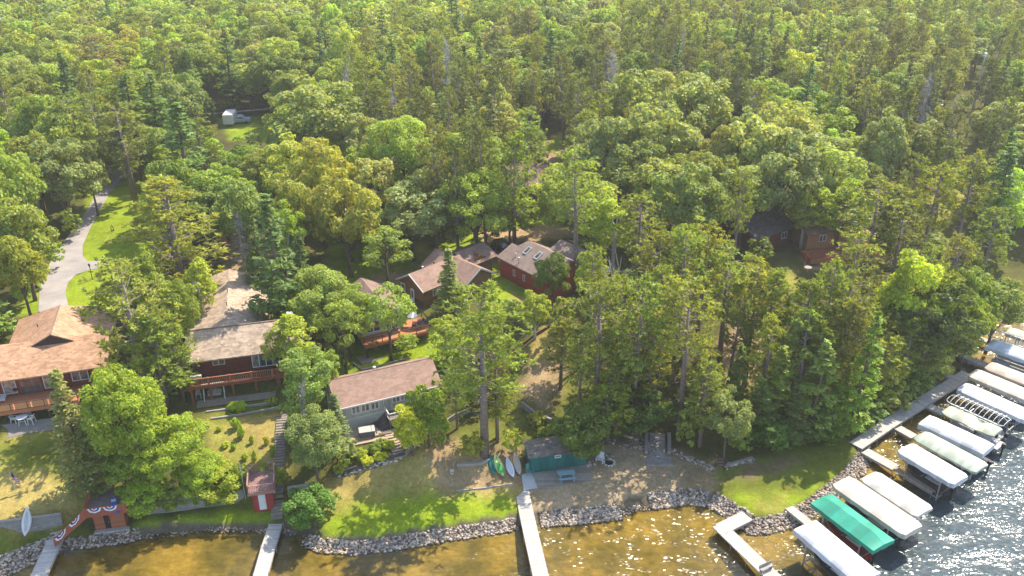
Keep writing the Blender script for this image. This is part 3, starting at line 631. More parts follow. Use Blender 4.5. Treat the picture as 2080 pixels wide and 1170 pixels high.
T('R',1240,80,90,23,(.15,.17,.05)); T('D',1245,100,80,22); T('W',1115,60,90,24,(.10,.16,.05)); T('D',905,75,55,24); T('D',703,130,45,19); T('S',950,90,50,22); T('W',640,60,70,22,(.08,.14,.04)); T('W',790,70,75,23,(.14,.21,.05)); T('M',256,52,75,17,(.27,.26,.06)); T('W',448,50,70,24,(.09,.15,.04)); T('B',705,48,70,20,(.27,.33,.06))
T('M',1625,100,90,16,(.30,.35,.035)); T('M',1808,115,55,15,(.27,.30,.03)); T('W',1660,20,55,24,(.2,.28,.05)); T('W',1695,20,65,25,(.25,.33,.05)); T('D',1890,150,55,18); T('W',1780,140,90,20,(.13,.22,.04)); T('W',1710,165,60,20,(.12,.19,.04))
PD = (.10, .125, .04)
for q in ((1185,40),(1215,60),(1150,110),(1170,150),(1290,30),(1330,55),(1350,20),(1380,60),(1400,100),(1440,40),(1460,90),(1500,15),(1520,50),(1545,30),(1575,15),(1600,45),(1250,170),(1500,130),(1215,110),
 (1740,50),(1775,80),(1800,40),(1830,70),(1850,110),(1885,50),(1910,95),(1940,60),(1960,110),(1990,70),(1930,150),(1975,160),(2020,120),(2050,170),(2000,200),(1940,215),(1960,250),(1760,110),(1800,170),(1840,180),(2040,60),(1700,80),(1870,20),(2060,110),
 (830,120),(860,180),(900,190),(940,160),(980,200),(960,240),(1000,160),(880,250),(920,290),(870,90),(1010,120),(840,210),(990,250),(760,170),(780,210),(930,110)):
    if abs(q[0]-1982) < 34 and q[1] > 60: continue
    T('R' if rng.uniform() < .8 else 'W', q[0]+rng.normal(0, 5), q[1]+rng.normal(0, 4), rng.uniform(45, 62)*(.8+q[1]/500), rng.uniform(20, 24), np.array(PD)*rng.uniform(.8, 1.35)*np.array([rng.uniform(.9, 1.15), 1, 1]))
# -- everything behind and between: scattered where the photo shows closed wood
CLEAR = [[(1940,300),(1994,110),(2014,110),(1980,300)], [(100,600),(30,660),(70,560),(150,440),(195,360),(255,350),(285,370),(270,480),(235,560),(210,660)], [(0,620),(175,610),(190,770),(230,900),(0,1170)], [(365,560),(440,540),(530,590),(590,640),(585,840),(570,1080),(430,1000),(365,780)],
 [(640,720),(880,700),(900,780),(870,900),(1000,920),(1740,900),(1750,1170),(0,1170),(0,1040),(250,1040),(500,990),(640,900)], [(700,600),(870,600),(880,700),(720,720)], [(800,495),(1010,495),(1020,600),(960,620),(810,630)],
 [(1000,480),(1160,475),(1170,560),(1100,640),(1020,620)], [(428,222),(512,220),(522,275),(430,278)],[(512,212),(548,212),(548,262),(520,268)], [(670,275),(735,275),(735,310),(670,310)], [(1520,462),(1620,462),(1615,520),(1560,520)], [(1630,452),(1800,450),(1800,530),(1640,550)],
 [(1045,350),(1110,350),(1110,400),(1045,400)], [(1095,275),(1150,262),(1160,300),(1090,330)], [(1790,290),(1865,290),(1860,322),(1790,325)], [(675,490),(790,500),(800,580),(700,590)], [(1070,640),(1150,640),(1130,790),(1060,800)], [(1465,640),(1560,650),(1550,780),(1480,780)],
 [(1430,560),(1470,560),(1500,880),(1350,890),(1360,700)], [(1880,205),(1910,205),(1910,235),(1880,235)], [(1525,315),(1560,315),(1560,335),(1525,335)], [(1655,310),(1675,310),(1675,335),(1655,335)], [(1720,170),(1750,170),(1750,190),(1720,190)], [(430,465),(465,465),(465,500),(430,505)], [(990,495),(1040,495),(1040,520),(990,520)]]
CLR = [np.array(c) for c in CLEAR]
fixed = np.array([(t[0], t[1], t[5]*PROTO[t[3]][t[4]][1]) for t in TREES])
cell = {}
def ok(x, y, rad):
    i, j = int(x//8), int(y//8)
    for a in (-1, 0, 1):
        for b in (-1, 0, 1):
            for (u, v, rr) in cell.get((i+a, j+b), ()):
                if (u-x)**2+(v-y)**2 < (.60*(rad+rr))**2: return False
    return True
for u, v, rr in fixed: cell.setdefault((int(u//8), int(v//8)), []).append((u, v, rr))
cand = []
yy = 72.0
NT = 0
tries = rng.uniform(0, 1, (26000, 4))
ys = 74+(tries[:, 0]**.62)*376
for (r0, r1, r2, r3), y in zip(tries, ys):
    half = (y*math.cos(PITCH)+(H-6)*math.sin(PITCH))*1040/F+14
    x = (r1*2-1)*half
    d = float(sdist(np.array([x]), np.array([y]))[0]) if y < 160 else 99
    if d < 12: continue
    px, py, f = pj(x, y, 14)
    # which kinds grow where (as in the photo): pines to the east and middle, broadleaves west and far
    e = (px-1040)/1040
    pr = .14+.22*max(0, e)+(.14 if e > .12 and py < 170 and py > 10 else 0)+(.14 if abs(px-900) < 190 and 60 < py < 330 else 0)
    if px < 620: pr = .09
    if py < 60 and px < 1300: pr = .03
    k = 'R' if r2 < pr else ('W' if r2 < pr+.06 else ('S' if r2 < pr+.07 else ('K' if r2 < pr+.22 else ('O' if r2 < pr+.42 else ('D' if r2 > .985 else 'B')))))
    rad = {'R': 3.1, 'W': 3.6, 'S': 2.1, 'K': 3.2, 'O': 4.8, 'B': 4.8, 'D': 1.8}[k]*(.75+.5*r3); h = {'R': 16.5, 'W': 17, 'S': 13.5, 'K': 12.5, 'O': 14, 'B': 14, 'D': 14}[k]*(.78+.36*r0*0+.36*rng.uniform())
    if not ok(x, y, 4.7): continue
    z = hgt(x, y); bad = False
    if y < 330:
        tx = []; 
        for (ux, uz) in ((0, 0), (0, .35), (0, .7), (0, 1), (-1, .45), (1, .45), (-.7, .8), (.7, .8), (-1, .2), (1, .2)):
            tx.append(pj(x+ux*rad, y, z+uz*h)[:2])
        tx = np.array(tx)
        for c_ in CLR:
            if pip(tx[:, 0], tx[:, 1], c_).any(): bad = True; break
    if bad: continue
    cell.setdefault((int(x//8), int(y//8)), []).append((x, y, 4.7))
    tn = np.array(TINT[k])*rng.uniform(.68, 1.30)*np.array([rng.uniform(.86, 1.12), 1.04, rng.uniform(.8, 1.3)])*(1.08 if y > 230 else 1) if k in 'BKO' else None
    bx_, by_, _ = pj(x, y, z)
    if 1040 < bx_ < 1560 and 610 < by_ < 900 and (int(x*7) % 3): continue
    place(k, x, y, z, rad, h, tn)
print('TREES', len(TREES))
# a ground layer of saplings where the wood opens
for _ in range(420):
    y = rng.uniform(84, 210); half = (y*.895+25)*.58; x = rng.uniform(-half, half); d = float(sdist(np.array([x]), np.array([y]))[0])
    if d < 14: continue
    px, py, _f = pj(x, y, 7)
    if any(pip(np.array([px]), np.array([py]), c_)[0] for c_ in CLR): continue
    if any(pip(np.array([x]), np.array([y]), np.array([G(*p)[:2] for p in z_[1]]))[0] for z_ in ZONES if z_[0] in (LAWN,)) if y < 150 and rng.uniform() < .0 else False: continue
    place('b', x, y, hgt(x, y), rng.uniform(1.3, 2.4), rng.uniform(2.5, 6), np.array((.14, .19, .035))*rng.uniform(.7, 1.3))
# individuals: the largest ~300 conifers and ~300 broadleaves in the picture; the rest is the far wood
def size_of(t):
    R0, H0 = PROTO[t[3]][t[4]][1:]; f = pj(t[0], t[1], t[2]+5)[2]; px = t[9]; py = t[10]
    vis = -60 < px < 2140 and -40 < py < 1170
    return (R0*t[5]*H0*t[6])**.5/f*(1 if vis else .2)
grp = {'pine tree': [], 'broadleaf tree': [], 'other': []}
for i, t in enumerate(TREES):
    c_ = KIND[t[3]][1]; grp[c_ if c_ in grp else 'other'].append(i)
ind = set(grp['other'])
for c_ in ('pine tree', 'broadleaf tree'): ind |= set(sorted(grp[c_], key=lambda i: -size_of(TREES[i]))[:298])
DIRS = ['right of', 'up and right of', 'above', 'up and left of', 'left of', 'down and left of', 'below', 'down and right of']
ORD = ['nearest', 'second', 'third', 'fourth', 'fifth', 'sixth', 'seventh', 'eighth', 'ninth', 'tenth', 'eleventh', 'twelfth', 'thirteenth', 'fourteenth', 'fifteenth', 'sixteenth', 'seventeenth', 'eighteenth', 'nineteenth', 'twentieth']
def sizeword(t):
    h = t[6]*PROTO[t[3]][t[4]][2]
    return 'tall' if h > 20 else ('small' if h < 8 and t[3] not in 'bs' else '')
bins = {}
for i in ind:
    t = TREES[i]; px, py = t[9], t[10]
    dd = sorted((math.hypot(px-a, (py-b)*1.3), k) for k, (a, b, _) in enumerate(LM)); k = dd[0][1]
    a = math.degrees(math.atan2(LM[k][1]-py, px-LM[k][0])) % 360; q = int((a+22.5)//45) % 8
    bins.setdefault((KIND[t[3]][2], sizeword(t), k, q), []).append((dd[0][0], i))
LABEL = {}
for (kw, sw, k, q), lst in bins.items():
    lst.sort()
    for n_, (_, i) in enumerate(lst):
        od = (ORD[n_] if n_ < 20 else 'outlying')+' ' if len(lst) > 1 else ''
        s_ = f"{sw+' ' if sw else ''}{kw} {DIRS[q]} the {LM[k][2]}"
        LABEL[i] = (od+s_) if od else s_
for i in sorted(ind):
    x, y, z, k, pi, sx, sz, rot, tint, px, py = TREES[i]
    (crown, trunk), _, _ = PROTO[k][pi]; nm, cat, _ = KIND[k]
    gname = {'pine tree': 'conifers of the lakeside wood', 'broadleaf tree': 'broadleaf trees of the lakeside wood', 'dead tree': 'dead trees in the wood', 'shrub': 'shrubs on the banks'}[cat]
    if crown is None:
        o = bpy.data.objects.new(nm, trunk); C.objects.link(o); o.location = (x, y, z); o.rotation_euler = (0, 0, rot); o.scale = (sx, sx, sz); tag(o, LABEL[i], cat, gname); continue
    e = empty(nm, (x, y, z), rot, LABEL[i], cat, gname); q_ = rng.uniform(.86, 1.14); e.scale = (sx*q_, sx/q_, sz)
    if k != 's': e.rotation_euler = (rng.normal(0, .022), rng.normal(0, .022), rot)
    a = bpy.data.objects.new('stems' if k == 's' else 'trunk', trunk); b_ = bpy.data.objects.new('foliage' if k == 's' else 'crown', crown)
    for o in (a, b_): C.objects.link(o); o.parent = e
    b_.color = (*tint, 1)
# the far wood, one mass: coarser copies of the same kinds baked into one sheet of foliage
LOW = {'B': [(broad(s, nl=34, per=34, ls=.50, lr=(.2, .36)), 5, 14) for s in (101, 102, 103)], 'R': [(redpine(s, dz=1.15, nb=5, tufts=5, blades=5, ls=.50, wmul=1.3), 3.3, 20) for s in (104, 105)],
       'W': [(plume(s, dz=1.6, nb=6, per=13, ls=.62, wmul=1.2), 3.6, 20) for s in (106, 107)], 'S': [(plume(s, R=2.5, h=15, dz=1.1, nb=6, per=9, ls=.45, droop=-.2), 2.5, 15) for s in (108,)],
       'K': [(broad(s, R=3, h=14, cb=.2, nl=26, per=20, ls=.42, lr=(.2, .36)), 3, 14) for s in (109, 110)]}
LOW['O'] = LOW['M'] = LOW['B']; LOW['b'] = [(broad(111, R=3.2, h=9, cb=.1, nl=18, per=20, ls=.45), 3.2, 9)]; LOW['L'] = LOW['B']
cache = {}
def arr(me):
    if me.name not in cache:
        v = np.empty(len(me.vertices)*3, np.float32); me.vertices.foreach_get('co', v)
        c4 = np.empty(len(me.vertices)*4, np.float32); me.color_attributes['tint'].data.foreach_get('color', c4)
        cache[me.name] = (v.reshape(-1, 3), c4.reshape(-1, 4)[:, :3])
    return cache[me.name]
VV, CC = [], []
for i, t in enumerate(TREES):
    if i in ind or t[3] not in LOW: continue
    x, y, z, k, pi, sx, sz, rot, tint, px, py = t; R0, H0 = PROTO[k][pi][1:]
    (crown, _), r0, h0 = LOW[k][pi % len(LOW[k])]; v, c_ = arr(crown); ca, sa = math.cos(rot), math.sin(rot); s1 = sx*R0/r0; s2 = sz*H0/h0
    VV.append(np.stack([(v[:, 0]*ca-v[:, 1]*sa)*s1+x, (v[:, 0]*sa+v[:, 1]*ca)*s1+y, v[:, 2]*s2+z], 1)); CC.append(c_*np.array(tint))
if VV:
    V = np.concatenate(VV); me = npmesh('distant_forest', V, np.arange(len(V)).reshape(-1, 4), [LEAF], np.concatenate(CC))
    o = bpy.data.objects.new('distant_forest', me); C.objects.link(o); tag(o, 'closed canopy of the wood filling the background beyond the nearer trees', 'forest', kind='stuff')
for o in list(bpy.data.meshes):
    if o.users == 0: bpy.data.meshes.remove(o)
# ------------------------------------------------------------------ palette of the built things
ASPH = M('asphalt', (.38, .34, .315), .9, .2, .35, fine=9)
TIMB = M('weathered_timber', (.40, .355, .31), .85, .18, 1.5, fine=14)
PLANK = M('dock_planks', (.55, .50, .44), .8, .12, 2, lines=(1, 5.5, .45, .10))
PLANKX = M('deck_planks_across', (.50, .45, .40), .8, .14, 2, lines=(1, 5.5, .5, .12))
WALLT = M('timber_wall', (.33, .30, .27), .9, .2, 2, lines=(2, 5.0, .45, .14))
REDW = M('redwood_stain', (.30, .085, .045), .7, .22, 3)
CEDAR = M('cedar_stain', (.52, .20, .09), .7, .15, 2, lines=(1, 7, .6, .1))
LOG = M('log_siding', (.20, .052, .028), .7, .25, 2, lines=(2, 3.4, .30, .20))
LOGO = M('brown_siding', (.23, .115, .045), .75, .2, 2, lines=(2, 6, .55, .12))
REDS = M('red_siding', (.42, .060, .035), .7, .16, 2, lines=(2, 6, .6, .12))
GREY = M('grey_siding', (.50, .485, .43), .8, .08, 2, lines=(0, 3.3, .75, .10))
GREYB = M('grey_foundation', (.56, .55, .50), .85, .10, 2)
TEAL = M('teal_boards', (.012, .145, .125), .7, .16, 2, lines=(0, 1.0, .5, .05))
BARN = M('barn_red_boards', (.42, .055, .045), .75, .14, 2, lines=(0, 5.0, .65, .12))
SALM = M('salmon_boards', (.36, .125, .06), .75, .14, 2, lines=(2, 6, .7, .1))
WHITE = M('white_paint', (.80, .79, .76), .55, .05, 2)
OFFW = M('off_white', (.62, .60, .56), .6, .08, 2)
DARKB = M('dark_brown_boards', (.09, .045, .032), .75, .25, 3, lines=(1, 6, .6, .1))
BLACK = M('black_metal', (.02, .02, .022), .45, .2, 3)
METAL = M('galvanised_metal', (.55, .55, .54), .4, .12, 4, metal=.6)
STONE = M('concrete', (.42, .39, .35), .9, .15, 2, fine=18)
SH_O = shingle('roof_orange_brown', (.52, .30, .175), .24)
SH_T = shingle('roof_tan', (.46, .345, .25), .30)
SH_B = shingle('roof_brown', (.37, .235, .175), .14)
SH_C = shingle('roof_dark_brown', (.28, .185, .145), .15)
SH_M = shingle('roof_mauve', (.42, .27, .235), .15)
SH_D = shingle('roof_charcoal', (.13, .115, .115), .3)
SH_G = shingle('roof_pale_grey', (.55, .52, .50), .2)
m, n, l, b = mk('window_glass'); b.inputs['Roughness'].default_value = .04; b.inputs['Specular IOR Level'].default_value = .9
l.new(ramp(n, l, noise_fac(n, l, .9, 2), [(.4, (.02, .028, .035)), (.65, (.10, .12, .12))]), b.inputs['Base Color']); GLASS = m
m, n, l, b = mk('curtained_glass'); b.inputs['Roughness'].default_value = .08; b.inputs['Specular IOR Level'].default_value = .8
l.new(ramp(n, l, noise_fac(n, l, 2.2, 2), [(.4, (.10, .11, .10)), (.65, (.30, .29, .25))]), b.inputs['Base Color']); GLASSC = m

# ------------------------------------------------------------------ builders
def front(y0=0.0): return lambda s, o, z: (s, y0-o, z)
def left(x0=0.0): return lambda s, o, z: (x0-o, s, z)
def right(x0): return lambda s, o, z: (x0+o, s, z)
def fbox(mb, fn, s0, s1, o0, o1, z0, z1):
    p = [fn(s, o, z) for z in (z0, z1) for (s, o) in ((s0, o0), (s1, o0), (s1, o1), (s0, o1))]
    mb.hexa(p); return mb
def window(root, fn, s0, s1, z0, z1, n=2, mat=None, fw=.09, glass=None, name='window'):
    mb = MB()
    fbox(mb, fn, s0, s1, .0, .07, z0, z0+fw); fbox(mb, fn, s0, s1, .0, .07, z1-fw, z1)
    for k in range(n+1):
        c = s0+(s1-s0-fw)*k/n; fbox(mb, fn, c, c+fw, .0, .065, z0+fw, z1-fw)
    f = mb.build(name, mat or WHITE, root)
    for k in range(n):
        c0 = s0+(s1-s0-fw)*k/n+fw; c1 = s0+(s1-s0-fw)*(k+1)/n
        g = glass[k % len(glass)] if glass else GLASS
        fbox(MB(), fn, c0, c1, .0, .03, z0+fw, z1-fw).build('pane', g, f)
    return f
def door(root, fn, s0, s1, z0, z1, mat, lite=False, trim=None):
    d = fbox(MB(), fn, s0, s1, .0, .06, z0, z1).build('door', mat, root)
    fbox(MB(), fn, s1-.14, s1-.08, .06, .12, (z0+z1)/2-.06, (z0+z1)/2+.02).build('handle', METAL, d)
    if lite: fbox(MB(), fn, s0+.18, s1-.18, .06, .075, z0+(z1-z0)*.35, z1-.2).build('pane', GLASS, d)
    return d
def gable_x(mb, x0, x1, y0, y1, ze, zr, th=.16):
    ym = (y0+y1)/2
    return mb.prism([(y0, ze), (ym, zr), (y1, ze), (y1, ze-th), (ym, zr-th*1.1), (y0, ze-th)], 'x', x0, x1)
def gable_y(mb, x0, x1, y0, y1, ze, zr, th=.16):
    xm = (x0+x1)/2
    return mb.prism([(x0, ze), (x0, ze-th), (xm, zr-th*1.1), (x1, ze-th), (x1, ze), (xm, zr)], 'y', y0, y1)
def walls_x(mb, x0, x1, y0, y1, zb, ze, zr):
    return mb.prism([(y0, zb), (y1, zb), (y1, ze), ((y0+y1)/2, zr), (y0, ze)], 'x', x0, x1)
def walls_y(mb, x0, x1, y0, y1, zb, ze, zr):
    return mb.prism([(x0, zb), (x0, ze), ((x0+x1)/2, zr), (x1, ze), (x1, zb)], 'y', y0, y1)
def railing(parent, pts, z, h=.95, mat=None, step=.14, post=1.6, glass=False, bal=.035, pw=.09):
    """rail, balusters and posts along a polyline"""
    mat = mat or REDW; mb = MB()
    for a, b_ in zip(pts[:-1], pts[1:]):
        a3 = Vector((*a, z)); b3 = Vector((*b_, z)); L = (b3-a3).length; d = (b3-a3)/L
        mb.bar(a3+Vector((0,0,h)), b3+Vector((0,0,h)), .13, .05); mb.bar(a3+Vector((0,0,.12)), b3+Vector((0,0,.12)), .05, .07)
        if step:
            k = int(L/step)
            for i in range(1, k): mb.bar(a3+d*(L*i/k)+Vector((0,0,.12)), a3+d*(L*i/k)+Vector((0,0,h-.02)), bal)
    r = mb.build('railing', mat, parent)
    for a, b_ in zip(pts[:-1], pts[1:]):
        a3 = Vector((*a, z)); b3 = Vector((*b_, z)); L = (b3-a3).length; k = max(1, round(L/post))
        for i in range(k+1):
            p = a3+(b3-a3)*i/k; MB().box(p.x-pw/2, p.x+pw/2, p.y-pw/2, p.y+pw/2, z, z+h+.08).build('railing_post', mat, r if r.parent and not r.parent.parent else parent)
    return r
def vent(parent, x, y, z, mat=None, h=.45, r=.07):
    MB().lathe([(r, 0), (r, h), (r*1.8, h), (r*1.8, h+.08), (0, h+.1)], 8, (x, y, z)).build('roof_vent', mat or OFFW, parent)
def house(name, x, y, z, ang, label, cat='house', group=None): return empty(name, (x, y, z), R_(ang), label, cat, group)

# ------------------------------------------------------------------ driveway and paths
def sheet(name, pxs, mat, dz=.05, cat=None, label=None, kind='structure', thick=0):
    P = [G(*p, dz) for p in pxs]
    mb = MB(); mb.add([tuple(p) for p in P], [tuple(range(len(P)))]); 
    o = mb.build(name, mat); 
    return tag(o, label, cat, None, kind)
drv = [(78,634),(80,590),(95,545),(125,500),(150,465),(175,430),(195,395),(213,368),(232,352),(262,348),(275,352),(262,356),(245,368),(225,390),(205,425),(183,465),(168,500),(168,520),(178,531),(220,531),(222,543),(185,548),(155,558),(138,575),(133,595),(140,625),(150,640)]
P = [G(*p, .06) for p in drv]; MB().add([tuple(p) for p in P], [tuple(range(len(P)))]).build('driveway', ASPH); tag(bpy.data.objects['driveway'], kind='structure')
rd = [(165,345),(300,338),(480,352),(480,362),(300,350),(165,357)]; P = [G(*p, .05) for p in rd]; MB().add([tuple(p) for p in P], [tuple(range(len(P)))]).build('road', M('gravel_road', (.42,.33,.26), .95, .15, 1, fine=20)); tag(bpy.data.objects['road'], kind='structure')

# ------------------------------------------------------------------ orange-roofed house (front left)
h1 = house('house', -56.0, 85.0, 3.6, 17, 'large house with orange-brown shingle roof, reddish walls and a cedar deck', 'house')
MB().box(-14, 9.2, 0, 7.6, 0, 4.9).build('wall', LOG, h1)
gable_x(MB(), -14.6, 9.8, -.7, 8.3, 4.9, 7.0).build('roof', SH_O, h1)
MB().box(-1.5, 9.1, 7.6, 14.0, 2.4, 4.85).build('wing_wall', LOG, h1)
rw = MB().add([(-2.1,3.2,4.9),(9.7,3.2,4.9),(9.7,14.6,4.9),(-2.1,14.6,4.9),(3.8,3.2,7.95),(3.8,10.8,7.95),(-2.1,3.2,4.72),(9.7,3.2,4.72),(9.7,14.6,4.72),(-2.1,14.6,4.72)],[(0,4,5,3),(1,2,5,4),(2,3,5),(0,1,4),(0,3,9,6),(3,2,8,9),(2,1,7,8),(1,0,6,7),(6,9,8,7)]).build('wing_roof', SH_O, h1)
MB().prism([(1.4, 6.62), (6.2, 6.62), (3.8, 7.83)], 'y', 3.12, 3.19).build('gable_wall', DARKB, h1)
MB().box(3.72, 3.88, 3.1, 10.8, 7.93, 8.0).build('ridge_cap', SH_C, rw)
vent(rw, 1.5, 8.0, 6.6, BLACK, .4, .05)
for a_, b_ in ((-2.6,-1.2), (1.6,3.0)): window(h1, front(), a_+1.0, b_+1.0, 2.75, 4.6, 1, OFFW, glass=[GLASSC])
window(h1, front(), .1, 2.4, 2.5, 4.65, 2, REDW, name='patio_door')
window(h1, front(), 5.6, 7.4, 3.2, 4.5, 2, OFFW)
dk = MB().box(-14, 6.5, -3.4, -.02, 2.28, 2.45).build('deck', CEDAR, h1)
MB().box(-14, 6.5, -3.5, -3.4, 2.12, 2.5).build('deck_fascia', CEDAR, h1)
for x_ in (-4.6, -.9, 3.2, 6.3): MB().box(x_-.14, x_+.14, -3.3, -3.02, -.3, 2.28).build('deck_post', DARKB, h1)
railing(h1, [(-14, -3.42), (6.45, -3.42)], 2.45, .95, BLACK, step=0, post=1.75, pw=.06)
gr = MB(); [gr.box(-14+1.75*k*11.68/11.7+.08, -14+1.75*(k+1)-.08, -3.43, -3.415, 2.6, 3.32) for k in range(11)]
m, n, l, b = mk('amber_screen'); b.inputs['Base Color'].default_value = (.55, .24, .10, 1); b.inputs['Roughness'].default_value = .5; gr.build('rail_screen', m, h1)
sheet('patio', [(-40,905),(-40,870),(120,850),(190,838),(200,862),(60,880)], M('shaded_pavers', (.27,.235,.20), .9, .15, 2), .05)  # paver colour darkened to carry the shade lying on this patio
# furniture
def lounge(x, y, z, rz, label):
    e = empty('deck_lounger', (x, y, z), rz, label, 'lounge chair')
    MB().box(-.32, .32, -.2, 1.2, .30, .38).build('seat', OFFW, e, bevel=.02)
    MB().hexa([(-.32,-.2,.34),(.32,-.2,.34),(.32,-.12,.34),(-.32,-.12,.34),(-.32,-.75,.95),(.32,-.75,.95),(.32,-.68,1.0),(-.32,-.68,1.0)]).build('backrest', OFFW, e)
    for sx in (-.28, .28):
        for sy in (-.1, 1.1): MB().box(sx-.03, sx+.03, sy-.03, sy+.03, 0, .3).build('leg', METAL, e)
p = at(8, 808, 6.05); lounge(p[0], p[1], 6.05, R_(200), 'grey lounge chair on the cedar deck of the orange-roofed house')
def kettle(x, y, z, label, mat):
    e = empty('kettle_grill', (x, y, z), 0, label, 'grill')
    MB().lathe([(.05,.55),(.22,.62),(.30,.78),(.30,.84),(.22,.98),(.03,1.03),(0,1.03)], 14).build('bowl', mat, e, True)
    for k in range(3):
        a = k*2.09; MB().tube([(math.cos(a)*.12, math.sin(a)*.12, .62), (math.cos(a)*.32, math.sin(a)*.32, 0)], .015, 5).build('leg', METAL, e)
p = at(34, 802, 6.05); kettle(p[0], p[1], 6.05, 'dark kettle grill beside the patio doors of the orange-roofed house', BLACK)
def patio_table(x, y, z, rz, label):
    e = empty('patio_table', (x, y, z), rz, label, 'table')
    MB().lathe([(0,.93),(.62,.93),(.62,.98),(0,.98)], 20).build('tabletop', WHITE, e)
    for sx in (-1, 1):
        for sy in (-1, 1): MB().bar((sx*.38, sy*.38, 0), (sx*.25, sy*.25, .93), .07).build('leg', WHITE, e)
    MB().box(-.33, .33, -.03, .03, .3, .36).build('stretcher', WHITE, e)
def hi_chair(x, y, z, rz, label, mat=None, s=1.0, grp='chairs round the white patio table'):
    e = empty('patio_chair', (x, y, z), rz, label, 'chair', grp); mat = mat or WHITE; e.scale = (s, s, s)
    MB().box(-.26, .26, -.25, .25, .62, .67).build('seat', mat, e, bevel=.01)
    mb = MB()
    for k in range(5): mb.bar((-.22+.11*k, .24, .68), (-.24+.12*k, .34, 1.22-.03*abs(k-2)), .09, .02)
    mb.build('backrest', mat, e)
    for sx in (-1, 1):
        MB().box(sx*.28-.04, sx*.28+.04, -.28, .26, .86, .90).build('armrest', mat, e)
        for sy in (-1, 1): MB().bar((sx*.32, sy*.30, 0), (sx*.26, sy*.22, .88), .06).build('leg', mat, e)
p = G(48, 862); patio_table(p.x, p.y, p.z+.06, .3, 'white patio table in the shade beneath the cedar deck')
for (dx, dy, rz, w_) in ((-.95, .1, 1.6, 'left'), (.95, .1, -1.6, 'right')):
    hi_chair(p.x+dx, p.y+dy, p.z+.06, rz, f'white high chair at the {w_} side of the white patio table')
hi_chair(p.x+.1, p.y+.95, p.z+.06, 0, 'white high chair behind the white patio table')

# ------------------------------------------------------------------ tan-roofed log house
h2 = house('log_house', -37.1, 88.4, 3.75, 15, 'dark red log house with speckled tan roof and long front deck')
MB().box(0, 11.0, 0, 6.4, 0, 4.85).build('wall', LOG, h2)
MB().box(.4, 10.6, -.06, -.005, -.2, 2.2).build('basement_wall', STONE, h2)
rf = gable_x(MB(), -.7, 11.7, -.75, 7.15, 4.95, 7.0).build('roof', SH_T, h2)
MB().box(-.72, 11.72, 3.10, 3.30, 6.93, 7.06).build('ridge_cap', SH_C, rf)
walls_y(MB(), -.4, 8.2, 6.4, 20.5, 1.8, 4.65, 6.1).build('wing_wall', LOG, h2)
rw = gable_y(MB(), -1.0, 8.8, 3.7, 21.0, 4.85, 6.45).build('wing_roof', SH_T, h2)
for yy_ in (9.5, 13.5): vent(rw, 3.9, yy_, 6.6, BLACK, .4, .05)
window(h2, front(), 6.5, 9.7, 2.75, 4.55, 4, WHITE, .10, glass=[GLASSC, GLASS, GLASS, GLASSC], name='patio_window')
window(h2, front(), 2.1, 3.5, 3.75, 4.5, 2, OFFW)
window(h2, lambda s, o, z: (s, -.06-o, z), 3.7, 5.2, .55, 1.75, 1, WHITE, glass=[GLASSC], name='basement_window')
MB().box(11.0, 11.9, 2.6, 3.5, 2, 7.6).build('chimney', STONE, h2); MB().box(11.1, 11.8, 2.7, 3.4, 7.6, 7.9).build('chimney_cap', WHITE, h2)
MB().box(-.9, 11.2, -2.2, -.02, 2.35, 2.5).build('deck', DARKB, h2)
MB().box(-.9, 11.2, -2.3, -2.2, 2.15, 2.52).build('deck_fascia', REDW, h2)
for x_ in (-.5, 1.6, 4.1, 6.7, 9.2, 10.9): MB().box(x_-.13, x_+.13, -2.15, -1.9, -.3, 2.35).build('deck_post', REDW, h2)
railing(h2, [(-.85, -.1), (-.85, -2.22), (11.15, -2.22)], 2.5, 1.0, M('rail_wood', (.46, .17, .085), .7, .15, 3), step=.21, post=2.4, bal=.07, pw=.17)
e = empty('covered_grill', (0, 0, 0), 0, 'pale covered grill at the left end of the log house deck', 'grill'); p = h2.location+Vector((.2*math.cos(.26)+1.4*math.sin(.26)*1, -1.4*math.cos(.26)+.2*math.sin(.26), 2.5))
e.location = p; e.rotation_euler = (0, 0, R_(15))
MB().box(-.6, .6, -.28, .28, 0, .75).build('cabinet', BLACK, e, bevel=.03); MB().prism([(-.3,.75),(.3,.75),(.24,1.02),(-.24,1.05)], 'x', -.62, .62).build('hood', OFFW, e)
p = G(437, 808); e = empty('porch_swing', (p.x, p.y, p.z), R_(15), 'pale wooden bench swing in its frame beneath the log house deck', 'swing')
fr_ = MB(); 
for sx in (-1.1, 1.1):
    fr_.bar((sx, 0, 1.95), (sx*1.05, -.55, 0), .09).bar((sx, 0, 1.95), (sx*1.05, .55, 0), .09)
fr_.bar((-1.25, 0, 1.97), (1.25, 0, 1.97), .11).bar((-1.1,0,1.5),(-.75,0,1.97),.07).bar((1.1,0,1.5),(.75,0,1.97),.07); fr_.build('frame', OFFW, e)
mb = MB(); [mb.box(-.75, .75, -.25+.13*k, -.15+.13*k, .48, .51) for k in range(4)]; mb.build('seat', OFFW, e)
mb = MB(); [mb.bar((-.7+.14*k, .25, .5), (-.82+.164*k, .42, 1.05-.012*(k-5)**2*.6), .09, .02) for k in range(11)]; mb.build('backrest', OFFW, e)
for sx in (-.72, .72): MB().tube([(sx, 0, .5), (sx, 0, 1.93)], .012, 4).build('chain', METAL, e)
p = G(404, 808); hi_chair(p.x, p.y, p.z, .3, 'pale slatted chair left of the bench swing under the log house deck', OFFW, .9, None)

